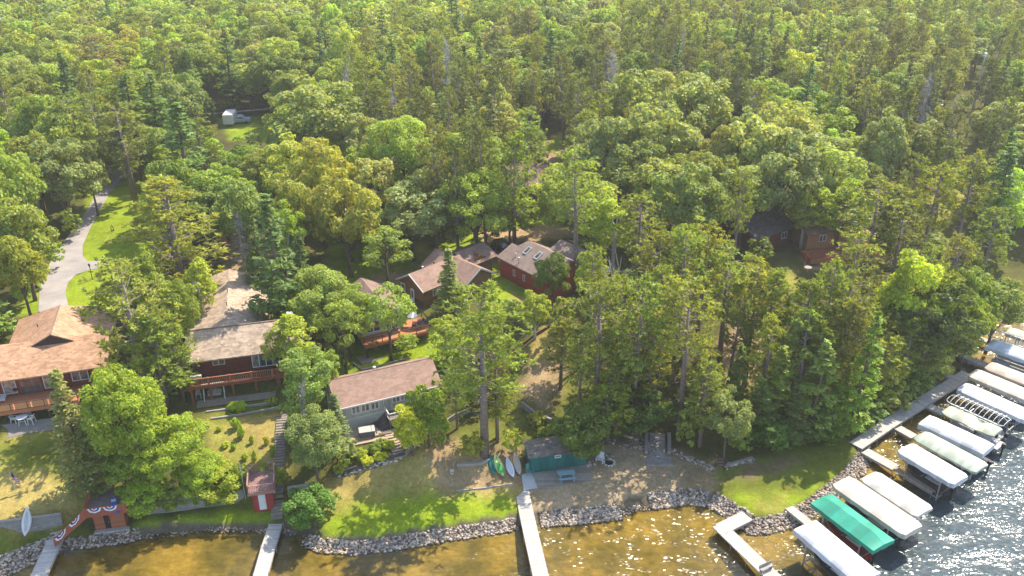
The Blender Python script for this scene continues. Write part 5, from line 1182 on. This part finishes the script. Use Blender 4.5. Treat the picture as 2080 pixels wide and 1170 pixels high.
# utility poles, mast, lamp post
p = at(626, 305, 6); e = empty('utility_pole', (p[0], p[1], 5.8), .1, 'wooden utility pole rising behind the golden trees', 'utility pole')
MB().tube([(0,0,0),(0,0,10.2)], [.16,.11], 8).build('pole', TIMB, e); MB().box(-1.1, 1.1, -.07, .07, 9.4, 9.55).build('crossarm', TIMB, e); MB().lathe([(.0,8.3),(.22,8.3),(.22,9.1),(0,9.1)], 10, (-.3,-.1,0)).build('transformer', METAL, e)
wr = MB(); q0 = Vector((-1, 0, 9.6))
for s_ in (-1, 1):
    pts = [Vector((s_, 0, 9.6)).lerp(Vector((s_-60, 6, 9.0)), t/16)-Vector((0,0,1.8*math.sin(math.pi*t/16))) for t in range(17)]; wr.tube(pts, .012, 3)
wr.build('wire', OFFW, e)
p = at(1960, 290, 6); e = empty('radio_mast', (p[0], p[1], 5.5), 0, 'very tall thin metal mast standing among the east pines', 'mast')
hh = 0
for hh in np.arange(8, 60, .5):
    if pj(p[0], p[1], 5.5+hh)[1] < 118: break
MB().tube([(0,0,0),(0,0,hh*.6),(0,0,hh)], [.24,.2,.16], 6).build('pole', METAL, e); MB().lathe([(0,hh),(.3,hh),(.3,hh+.7),(0,hh+.8)], 8).build('antenna', WHITE, e)
p = G(188, 568); e = empty('lamp_post', p, 0, 'dark lamp post on the oval lawn beside the driveway', 'lamp post'); MB().tube([(0,0,0),(0,0,2.1)], .05, 6).build('pole', DARKB, e); MB().lathe([(.0,2.1),(.12,2.12),(.16,2.4),(.2,2.42),(0,2.6)], 8).build('lantern', BLACK, e); MB().box(-.35,.35,-.03,.03,1.2,1.3).build('house_sign', DARKB, e)
p = G(229, 470); e = empty('lawn_ornament', p, .4, 'small dark cut-out ornament standing on the driveway lawn', 'ornament'); MB().tube([(-.2,0,0),(-.14,0,.8),(0,0,1.1),(.14,0,.8),(.2,0,0)], [.06,.07,.08,.07,.06], 6).build('arch', DARKB, e); MB().lathe([(0,0),(.13,.02),(.1,.25),(0,.3)], 8).build('planter', TIMB, e)

# ------------------------------------------------------------------ green boathouse, beach
sg = house('boathouse', 1.95, 77.25, 1.15, 12.5, 'long dark teal boathouse with shaded shingle roof at the beach', 'boathouse')
MB().box(0, 6.4, 0, 2.4, -.2, 1.95).build('wall', TEAL, sg)
K = 8; mb = MB(); prof = []
for k in range(K+1):
    t = k/K; prof.append((-.25+2.95*t, 2.02+.72*math.sin(math.pi*(.12+.62*t))-.25))
prof2 = [(y_, z_-.08) for y_, z_ in prof][::-1]
mb.prism(prof+prof2, 'x', -.25, 6.65); mb.build('roof', shingle('roof_sand', (.22,.185,.155), .3), sg)
MB().prism([(0,1.95)]+[(min(max(y_, .0), 2.4), z_-.09) for y_, z_ in prof]+[(2.4,1.95)], 'x', .01, 6.39).build('gable_wall', TEAL, sg)
window(sg, front(), 2.75, 3.45, 1.42, 1.80, 3, WHITE, .06)
fbox(MB(), front(), 4.85, 5.5, 0, .04, 1.45, 1.82).build('sign', WHITE, sg); sgn = fbox(MB(), front(), 4.9, 5.45, .04, .05, 1.50, 1.77).build('sign_panel', BUNT['red'], bpy.data.objects['sign'])
for x_ in (1.3, 4.2): fbox(MB(), front(), x_, x_+.9, 0, .03, -.05, 1.75).build('door', TEAL, sg)
sheet('beach_deck', [(1078,962),(1192,944),(1207,976),(1092,994)], M('grey_slabs', (.32,.275,.22), .9, .12, 2, lines=(1, 2.5, .6, .04)), .07)
sheet('concrete_pad', [(1059,966),(1079,958),(1092,993),(1064,997)], M('pale_slabs', (.50,.50,.49), .85, .08, 2), .075)
p = G(1150, 972); e = empty('picnic_table', p+Vector((0,0,.07)), R_(10), 'pale blue picnic table on the slabs before the teal boathouse', 'picnic table')
PB = M('powder_blue_paint', (.30,.47,.50), .6, .06, 3, lines=(1, 6, .7, .1))
MB().box(-.95, .95, -.36, .36, .70, .75).build('tabletop', PB, e)
for sy in (-.68, .68): MB().box(-.95, .95, sy-.14, sy+.14, .42, .46).build('bench', PB, e)
for sx in (-.7, .7):
    for sy in (-1, 1): MB().bar((sx, sy*.72, 0), (sx, sy*.22, .70), .09, .05).build('leg', PB, e)
    MB().box(sx-.03, sx+.03, -.78, .78, .36, .42).build('crossbar', PB, e)
def adirondack(p, rz, mat, label, grp=None):
    e = empty('garden_chair', p, rz, label, 'chair', grp)
    MB().hexa([(-.28,-.35,.36),(.28,-.35,.36),(.26,.25,.22),(-.26,.25,.22),(-.28,-.35,.40),(.28,-.35,.40),(.26,.25,.26),(-.26,.25,.26)]).build('seat', mat, e)
    mb = MB(); [mb.bar((-.22+.11*k, .22, .24), (-.26+.13*k, .52, 1.0-.05*abs(k-2)), .10, .02) for k in range(5)]; mb.build('backrest', mat, e)
    for sx in (-.36, .36):
        MB().box(sx-.07, sx+.07, -.42, .35, .52, .55).build('armrest', mat, e); MB().bar((sx, -.34, 0), (sx, -.34, .52), .08, .03).build('leg', mat, e); MB().bar((sx, .35, 0), (sx, .28, .52), .08, .03).build('leg', mat, e)
adirondack(G(1076, 962)+Vector((0,0,.08)), .3, M('mint_plastic', (.10,.36,.28), .5, .05), 'small green slatted garden chair at the left corner of the teal boathouse')
adirondack(G(1219, 937), -.4, WHITE, 'white plastic chair on the sand right of the teal boathouse', 'white chairs on the beach')
p = G(1237, 940); e = empty('fire_ring', p, 0, 'ring of stones around a blackened fire pit near the white chair', 'fire pit')
MB().lathe([(0,.02),(.5,.02),(.55,.04)], 14).build('ash_bed', BLACK, e)
for k in range(11):
    a = k*6.283/11; q, f_ = RP[k % 6]; o = MB().add([tuple(v*np.array([.17,.13,.12])) for v in q], [tuple(int(i) for i in a_) for a_ in f_]).build('ring_stone', M('pale_stone', (.62,.60,.56)), e); o.location = (math.cos(a)*.6, math.sin(a)*.6, .05)
p = G(918, 962); e = empty('pale_bucket', p, 0, 'pale round bucket at the foot of the tall lakeside pine', 'bucket'); MB().lathe([(.18,0),(.24,.42),(.27,.42),(.27,.46),(0,.44)], 14).build('bucket_body', OFFW, e, True)
# stone steps from the beach
STS = M('grey_step_stone', (.33,.29,.26), .9, .2, 3, bump=.4)
stair('stone_steps', (1335,926), (1335,884), 10, 1.75, 'straight flight of grey stone steps rising from the beach into the shade', STS, .2, .42)
stair('stone_steps', (1340,944), (1337,931), 3, 2.9, 'three broad lower stone steps fanning onto the beach', STS, .2, .42)
for sx in (-22, 24): 
    A = G(1335+sx, 884); B = G(1335+sx, 922); timber_line('stone_kerb', [(1335+sx, 884), (1335+sx, 922)], ['left', 'right'][sx > 0]+' stone kerb of the curved beach steps', .5, .4, STS, .1)
e = empty('wooden_steps', G(1464, 948), R_(5), 'three small brown wooden steps at the edge of the shoreline lawn', 'steps')
for k in range(3): MB().box(-.5, .5, .25*k, .25*k+.26, .12+.2*k, .18+.2*k).build('step', M('brown_step', (.28,.17,.13), .8, .2, 3), e)
for sx in (-.55, .5): MB().hexa([(sx,-.05,0),(sx+.06,-.05,0),(sx+.06,.85,.4),(sx,.85,.4),(sx,-.05,.18),(sx+.06,-.05,.18),(sx+.06,.85,.62),(sx,.85,.62)]).build('stringer', DARKB, e)
timber_line('stone_edging', [(1475,948),(1500,940),(1528,932)], 'pale stone edging right of the small brown steps', .35, .3, STS, .08)

# ------------------------------------------------------------------ kayaks
def kayak(a, b_, W, mat, label, cockpit=None, z=.16, kind='kayak'):
    A = G(*a, z); B = G(*b_, z); d = B-A; e = empty(kind, (A+B)/2, math.atan2(d.y, d.x)-math.pi/2, label, kind, 'small craft lying beside the teal boathouse' if a[0] > 900 else None)
    e.rotation_euler.x = math.atan2(d.z, Vector((d.x, d.y, 0)).length)
    L = d.length; hull = MB(); K = 10; N_ = 16
    for i in range(N_+1):
        t = i/N_; s_ = math.sin(math.pi*min(max(t, .012), .988)); wd = W/2*s_**.8; y = (t-.5)*L; rk = .22*(abs(t-.5)*2)**3
        for k in range(K):
            a_ = 2*math.pi*k/K; hull.v.append((math.cos(a_)*wd, y, (math.sin(a_)*(.16 if math.sin(a_) < 0 else .12))*(s_**.5)+rk))
    for i in range(N_):
        for k in range(K): q = i*K+k; r_ = i*K+(k+1) % K; hull.f.append((q, r_, r_+K, q+K))
    hull.f.append(tuple(range(K))); hull.f.append(tuple(N_*K+k for k in range(K))[::-1]); hull.build('hull', mat, e, True)
    return e, L
tk, L_ = kayak((996,928), (1004,966), .85, M('teal_hull', (.01,.16,.13), .4, .08), 'dark teal kayak, leftmost of the four by the boathouse')
MB().tube([(0,-L_*.42,.14),(0,L_*.42,.14)], .03, 4).build('keel', TEAL, tk)
g_, L_ = kayak((1005,926), (1022,971), 1.0, M('lime_hull', (.55,.68,.22), .4, .06), 'lime and green stand-up board with a green deck pad', kind='paddle_board')
board_mesh(1.5, .36, .05).build('deck_pad', M('green_pad', (.06,.38,.08), .7, .08), g_).location = (0, .55*(1 if True else -1), .125); MB().box(-.05, .05, -L_*.40, -L_*.32, .12, .16).build('fin', BLACK, g_)
w_, L_ = kayak((1029,932), (1043,974), .85, M('white_hull', (.74,.74,.80), .35, .04), 'glossy white upturned kayak beside the tan one')
for sx in (-.14, .14): MB().tube([(sx*.3,-L_*.40,.14),(sx,0,.125),(sx*.3,L_*.40,.14)], .022, 4).build('chine', M('lilac_grey', (.45,.45,.52), .5, .05), w_)
t_, L_ = kayak((1045,922), (1056,969), .85, M('sand_hull', (.62,.53,.42), .5, .06), 'tan upturned kayak nearest the teal boathouse')
for sx in (-.13, .13): MB().tube([(sx*.3,-L_*.40,.14),(sx,0,.125),(sx*.3,L_*.40,.14)], .02, 4).build('chine', TIMB, t_)
kl, L_ = kayak((60,1044), (56,1104), .95, M('chalk_hull', (.70,.68,.62), .5, .05), 'long chalk-white kayak leaning against the left timber wall', z=.85)
for sx in (-.15, 0, .15): MB().tube([(sx*.3,-L_*.40,.14),(sx,0,.13),(sx*.3,L_*.40,.14)], .02, 4).build('chine', GREY, kl)

# ------------------------------------------------------------------ docks
def dock(name, pts, wd, z, label, cat='dock', mat=None, posts=True, grp=None):
    """pts: px points at deck height; planks across"""
    P = [Vector(at(*p, z)) for p in pts]; e = empty(name, (P[0].x, P[0].y, 0), 0, label, cat, grp); o_ = Vector((P[0].x, P[0].y, 0))
    for a, b_ in zip(P[:-1], P[1:]):
        d = (b_-a); L = d.length; d /= L; r = Vector((-d.y, d.x, 0)); rz = math.atan2(d.y, d.x)-math.pi/2
        dk = MB().box(-wd/2, wd/2, -.0, L, z-.12, z).build('planking', mat or PLANK, e); dk.location = (a-o_)*1.0; dk.location.z = 0; dk.rotation_euler = (0, 0, rz)
        for s_ in (-1, 1):
            q = MB().box(s_*(wd/2)-.03, s_*(wd/2)+.03, 0, L, z-.28, z-.01).build('side_beam', TIMB, e); q.location = dk.location; q.rotation_euler = (0, 0, rz)
        if posts:
            k = max(1, int(L/3))
            for i in range(k+1):
                for s_ in (-1, 1):
                    c = a+d*(L*i/k)+r*s_*(wd/2+.06)-o_; gz = hgt(c.x+o_.x, c.y+o_.y)
                    MB().tube([(c.x, c.y, min(gz, z-.5)-.2), (c.x, c.y, z+.12)], .035, 6).build('post', METAL, e)
    return e
dock('dock', [(1058,986),(1070,1045),(1080,1090),(1094,1150),(1108,1215)], 1.45, .95, 'long pale plank dock running from the teal boathouse into the lake')
dock('dock', [(560,1064),(545,1110),(530,1165),(512,1230)], 1.35, .75, 'plank dock at the foot of the long timber steps')
dock('dock', [(121,1076),(105,1110),(80,1165),(55,1225)], 1.45, .75, 'grey plank dock leaving the bunting boathouse ramp')
d1 = dock('dock', [(1518,1047),(1464,1074)], 1.5, .75, 'L-shaped plank dock turning along the boat lifts'); 
P0 = Vector(at(1464,1070,.74)); P1 = Vector(at(1592,1192,.74)); o_ = d1.location
dd_ = P1-P0; dk = MB().box(-.75, .75, -.4, dd_.length, .61, .74).build('planking', PLANK, d1); dk.location = (P0.x-o_.x, P0.y-o_.y, 0); dk.rotation_euler = (0, 0, math.atan2(dd_.y, dd_.x)-math.pi/2)
q = MB().box(-.78, -.72, -.4, dd_.length, .42, .73).build('side_beam', TIMB, d1); q.location = dk.location; q.rotation_euler = dk.rotation_euler
for k in range(5):
    c = P0+dd_*(k/4)-o_; MB().tube([(c.x-.8*.7, c.y-.5, -1.8), (c.x-.8*.7, c.y-.5, .9)], .035, 6).build('post', METAL, d1)
P0 = Vector(at(1543,1164,.75)); e = empty('dock_bench', P0, R_(28), 'grey bench across the end of the L-shaped dock', 'bench'); MB().box(0, 1.5, -.18, .18, .40, .45).build('seat', TIMB, e); MB().box(0,1.5,.15,.19,.45,.8).build('backrest', TIMB, e)
for sx in (.1, 1.35): MB().box(sx, sx+.06, -.15, .15, 0, .4).build('leg', TIMB, e)
dock('dock', [(1603,1030),(1650,1068)], 1.0, .85, 'short plank dock stub between the riprap and the white canopy')
wk = dock('walkway', [(1738,905),(1800,863),(1880,812),(1966,758)], 1.6, .98, 'wide weathered walkway along which the boat lifts are moored', 'walkway')
dock('finger_dock', [(1757,915),(1820,950)], 1.3, .72, 'first finger dock, at the lower corner of the walkway', 'dock', grp='finger docks off the walkway')
dock('finger_dock', [(1820,950),(1897,998)], .55, .73, 'narrow catwalk continuing the lowest finger dock', 'dock', M('rust_plank', (.45,.33,.26), .8, .15, 3), grp='finger docks off the walkway')
dock('finger_dock', [(1824,868),(1858,887)], 1.2, .72, 'short finger dock leading to the sage striped canopy', 'dock', grp='finger docks off the walkway')
dock('finger_dock', [(1888,824),(1920,840)], 1.2, .72, 'short finger dock leading to the torn sage canopy', 'dock', grp='finger docks off the walkway')
dock('dock', [(1902,753),(1950,772)], 1.1, .74, 'shaded plank dock joining the bushes to the walkway top')
dock('dock', [(1905,752),(1935,716)], .9, .78, 'plank path leading from the bushes toward the upper docks')
dock('dock', [(1938,710),(1975,730),(2012,748)], 1.1, .72, 'dark weathered dock below the light blue pontoon boat')
dock('dock', [(1955,676),(2006,692)], 1.0, .72, 'farthest dock, beneath the upper bare canopy frame')

# ------------------------------------------------------------------ boat lifts
def CV(name, c, v=.06): return M(name, c, .6, v+.03, .9, lines=(1, .82, .86, .035))
WHT = CV('canopy_white', (.66,.665,.68), .04); CRM = CV('canopy_cream', (.66,.585,.475), .05); CRD = CV('canopy_beige', (.56,.46,.37), .05); GRN = CV('canopy_green', (.03,.34,.22), .10)
MOT = CV('canopy_mottled', (.60,.575,.51), .14); SAG = M('canopy_sage', (.47,.52,.40), .7, .12, 2, lines=(1, 1.1, .85, .35)); SGT = CV('canopy_sage_torn', (.48,.50,.38), .12); LBL = CV('canopy_pale_blue', (.66,.72,.76), .05)
def lift(a, b_, wd, zc, mat, label, style='barrel', rise=.55, skirt=.38, sag=False, group='canopied boat lifts moored beside the docks'):
    A = Vector(at(*a, zc)); B = Vector(at(*b_, zc)); d = B-A; L = d.length
    e = empty('boat_lift', (A.x, A.y, 0), math.atan2(d.y, d.x)-math.pi/2, label, 'boat lift', group)
    if style == 'hoops':
        for k in range(13):
            y = L*k/12; pts = []; w_ = wd/2*(1 if 0 < k < 12 else .72)
            for j in range(9): t = math.pi*j/8; pts.append((-math.cos(t)*w_, y, zc-.1+math.sin(t)*rise*(1 if 0 < k < 12 else .5)))
            MB().tube(pts, .035, 5).build('hoop', WHITE, e)
        for s_ in (-1, 1): MB().tube([(s_*wd/2*.72, 0, zc-.1), (s_*wd/2, L/12, zc-.1), (s_*wd/2, L*11/12, zc-.1), (s_*wd/2*.72, L, zc-.1)], .045, 6).build('side_rail', WHITE, e)
        MB().tube([(0, 0, zc-.1+rise*.5), (0, L/12, zc-.1+rise), (0, L*11/12, zc-.1+rise), (0, L, zc-.1+rise*.5)], .035, 6).build('ridge_rail', WHITE, e)
        if sag: pass
    else:
        mb = MB(); NT_, NS = 28, 12
        for i in range(NT_+1):
            t = i/NT_; y = L*t; ed = min(t, 1-t)*L
            ef = min(1, ed/.75); ef = ef**.6 if style != 'gable' else min(1, ed/1.0)
            wf_ = (.80+.20*min(1, ed/.5)) if style == 'barrel' else 1.0
            sg_ = (-.55*math.exp(-((t-.62)/.10)**2)-.25*math.exp(-((t-.2)/.12)**2)) if sag else 0
            for j in range(NS+1):
                s_ = -1+2*j/NS
                if style == 'gable': pr = 1-abs(s_)**1.0
                elif style == 'box': pr = (1-abs(s_)**5)
                else: pr = 1-abs(s_)**2.2
                hz = zc+rise*pr*(.25+.75*ef)+.03*math.sin(t*26)*(1-abs(s_)) + sg_*(1-.5*abs(s_+.3))
                mb.v.append((s_*wd/2*wf_, y, hz-(0 if style != 'gable' else 0)))
            # skirt columns
        W_ = NS+1
        for i in range(NT_):
            for j in range(NS): a_ = i*W_+j; mb.f.append((a_, a_+1, a_+1+W_, a_+W_))
        k0 = len(mb.v); rim = [i*W_ for i in range(NT_+1)]+[NT_*W_+j for j in range(1, NS+1)]+[i*W_+NS for i in range(NT_-1, -1, -1)]+[j for j in range(NS-1, 0, -1)]
        for q, r_ in enumerate(rim):
            x_, y_, z_ = mb.v[r_]; mb.v.append((x_*1.0, y_, (zc-skirt)+.05*math.sin(q*.9)))
        n_ = len(rim)
        for q in range(n_): mb.f.append((rim[q], rim[(q+1) % n_], k0+(q+1) % n_, k0+q))
        cv = mb.build('canopy', mat, e, style != 'gable')
        if style != 'gable':
            es = cv.modifiers.new('edge', 'EDGE_SPLIT'); es.split_angle = R_(40)
    FR = METAL; y0, y1 = L*.22, L*.80
    for s_ in (-1, 1):
        for y in (y0, y1):
            MB().bar((s_*wd*.46, y, -1.9), (s_*wd*.46, y, zc-.05), .11).build('upright', FR, e)
        MB().bar((s_*wd*.46, L*.04, zc-.12), (s_*wd*.46, L*.96, zc-.12), .07).build('top_rail', FR, e)
        MB().bar((s_*wd*.46, y0, .35), (s_*wd*.46, y1, .35), .10).build('lower_rail', FR, e)
        MB().bar((s_*wd*.46, y1, .5), (s_*wd*.46, L*.98, zc-.15), .05).build('brace', FR, e)
    for y in (y0, y1): MB().bar((-wd*.46, y, .30), (wd*.46, y, .30), .10).build('cradle_beam', FR, e)
    return e, L
def W_of(e, x, y, z): a = e.rotation_euler.z; return Vector((e.location.x+x*math.cos(a)-y*math.sin(a), e.location.y+x*math.sin(a)+y*math.cos(a), z))
def runabout(e, y, L, W, mat, label):
    b0 = empty('motorboat', W_of(e, 0, y, .45), e.rotation_euler.z, label, 'motorboat'); mb = MB(); N_ = 12
    for i in range(N_+1):
        t = i/N_; w_ = W/2*(1 if t > .5 else math.sin(math.pi*t/1.0)**.6 if t > 0 else .02); z1 = .75+.15*(1-t)
        mb.v += [(-w_, L*t, z1), (-w_*.75, L*t, .2+.1*(1-t)), (0, L*t, .02+.15*(1-t)**2), (w_*.75, L*t, .2+.1*(1-t)), (w_, L*t, z1)]
    for i in range(N_):
        for k in range(4): a = i*5+k; mb.f.append((a, a+5, a+6, a+1))
        mb.f.append((i*5, i*5+4, i*5+9, i*5+5))
    mb.f.append((N_*5+4, N_*5+3, N_*5+2, N_*5+1, N_*5)); mb.build('hull', mat, b0)
    MB().box(-W*.3, W*.3, L*.5, L*.8, .9, .98).build('seat', OFFW, b0); MB().hexa([(-W*.4,L*.42,.9),(W*.4,L*.42,.9),(W*.4,L*.45,.9),(-W*.4,L*.45,.9),(-W*.36,L*.50,1.3),(W*.36,L*.50,1.3),(W*.36,L*.52,1.3),(-W*.36,L*.52,1.3)]).build('windscreen', GLASS, b0)
    ob = MB(); ob.box(-.2, .2, L+.02, L+.45, .7, 1.25); o_ = ob.build('outboard_motor', BLACK, b0, bevel=.06); MB().box(-.07, .07, L+.12, L+.3, -.4, .7).build('motor_leg', BLACK, o_)
def pontoon(e, y, L, W, mat, label):
    b0 = empty('pontoon_boat', W_of(e, 0, y, .45), e.rotation_euler.z, label, 'pontoon boat')
    for s_ in (-.8, .8): MB().tube([(s_, 0, .15), (s_, .5, .05), (s_, L, .05)], [.08, .3, .3], 10).build('float_tube', METAL, b0)
    MB().box(-W/2, W/2, .3, L-.1, .36, .45).build('deck', GREY, b0)
    for s_ in (-1, 1): MB().box(s_*W/2-.03, s_*W/2+.03, .5, L-.3, .55, 1.15).build('side_panel', mat, b0)
    for k, (x0, x1, y0, y1) in enumerate(((-W/2+.1, -.3, .8, 2.2), (.3, W/2-.1, .8, 2.2), (-W/2+.1, W/2-.1, L-1.4, L-.6))): MB().box(x0, x1, y0, y1, .45, .85).build('seat', OFFW, b0, bevel=.05)
    ob = MB().box(-.2, .2, L, L+.4, .6, 1.2).build('outboard_motor', BLACK, b0, bevel=.06)
ea, La = lift((1635,1066),(1765,1176), 2.95, 3.0, WHT, 'plain white canopy nearest the camera, lowest of all the boat lifts', 'box', .32, .55)
eb, Lb = lift((1668,1012),(1796,1108), 2.95, 3.0, GRN, 'bright green gabled canopy, the only green one', 'gable', .55, .45)
ec, Lc = lift((1708,976),(1857,1078), 3.0, 3.0, CRM, 'long cream canopy between the green and the mottled ones', 'barrel', .35, .5)
ed, Ld = lift((1764,965),(1880,1041), 2.85, 3.0, MOT, 'mottled off-white canopy touching the long cream one', 'barrel', .35, .3)
ee, Le = lift((1837,908),(1953,976), 2.9, 3.0, WHT, 'white canopy beside the narrow catwalk', 'barrel', .35, .5)
ef, Lf = lift((1868,883),(1996,952), 2.75, 3.0, SAG, 'sage green canopy with pale cross stripes', 'barrel', .4, .25)
eg, Lg = lift((1877,852),(2009,913), 2.75, 3.0, WHT, 'soft-edged white canopy between the two sage ones', 'box', .35, .6)
eh, Lh = lift((1922,830),(2028,879), 2.6, 2.7, SGT, 'torn sage canopy sagging onto its frame', 'barrel', .35, .2, sag=True)
ei, Li = lift((1931,806),(2047,858), 2.5, 3.0, WHITE, 'bare white hooped canopy frame beside the torn sage canopy', 'hoops', .5)
ej, Lj = lift((1953,784),(2092,846), 2.75, 3.0, WHT, 'white canopy just above the lower bare frame', 'barrel', .35, .5)
ek, Lk = lift((1975,756),(2110,812), 2.75, 3.0, CRM, 'cream canopy starting at the top end of the walkway', 'barrel', .35, .45)
el, Ll = lift((2007,741),(2140,793), 2.6, 3.0, CRD, 'beige canopy above the cream one at the right edge', 'barrel', .35, .3)
em, Lm = lift((2010,696),(2140,742), 2.9, 3.2, LBL, 'pale blue-white canopy sheltering the pontoon boat', 'box', .35, .5)
en, Ln = lift((2012,673),(2140,716), 2.4, 3.2, WHITE, 'upper bare hooped canopy frame at the right edge', 'hoops', .5)
eo, Lo = lift((2047,671),(2160,706), 2.4, 3.0, CRM, 'farthest cream canopy at the right edge', 'barrel', .35, .4)
runabout(eb, 1.2, 5.6, 2.1, M('maroon_hull', (.25,.015,.02), .3, .1), 'maroon motorboat hanging under the green canopy')
runabout(ec, 1.0, 6.4, 2.2, M('navy_hull', (.02,.03,.07), .3, .1), 'navy motorboat hanging under the long cream canopy')
runabout(ea, 1.5, 5.6, 2.1, M('charcoal_hull', (.05,.05,.06), .3, .1), 'charcoal motorboat in the shade of the nearest white canopy')
runabout(ee, .6, 5.4, 2.1, M('dark_grey_hull', (.04,.045,.05), .3, .1), 'dark grey motorboat under the white canopy by the catwalk')
runabout(eg, 1.4, 6.2, 2.0, M('black_hull', (.02,.02,.025), .3, .1), 'black motorboat whose motor sticks out beyond the soft-edged white canopy')
runabout(eh, 1.0, 5.8, 2.0, M('grey_hull', (.30,.31,.33), .4, .1), 'grey motorboat under the torn sage canopy')
pontoon(ei, .8, 6.0, 2.1, M('navy_panel', (.03,.035,.10), .4, .1), 'dark blue pontoon boat inside the lower bare canopy frame')
pontoon(em, .6, 6.6, 2.3, M('silver_blue', (.38,.45,.50), .4, .08), 'light blue-grey pontoon boat on the pale blue lift')
e = empty('jet_ski', W_of(ec, -1.9, 5.3, .45), ec.rotation_euler.z, 'white and dark jet ski between the green and cream canopies', 'jet ski')
MB().prism([(-.4,0),(.4,0),(.45,.35),(.2,.6),(-.2,.6),(-.45,.35)], 'y', -1.1, 1.1).build('hull', WHITE, e, bevel=.05); MB().box(-.17,.17,-.9,.4,.6,.8).build('seat', BLACK, e, bevel=.04)

# ------------------------------------------------------------------ summer haze between here and the far wood
hz = MB().box(-420, 420, -30, 520, -12, 66).build('haze', mk('haze_air')[0]); tag(hz, kind='stuff')
hm = hz.data.materials[0]; nt_ = hm.node_tree; nt_.nodes.remove(nt_.nodes['Principled BSDF'])
pv = nt_.nodes.new('ShaderNodeVolumePrincipled'); pv.inputs['Color'].default_value = (1, .97, .90, 1); pv.inputs['Density'].default_value = .00025; pv.inputs['Anisotropy'].default_value = .2
nt_.links.new(pv.outputs[0], nt_.nodes['Material Output'].inputs['Volume'])
S.cycles.volume_bounces = 0
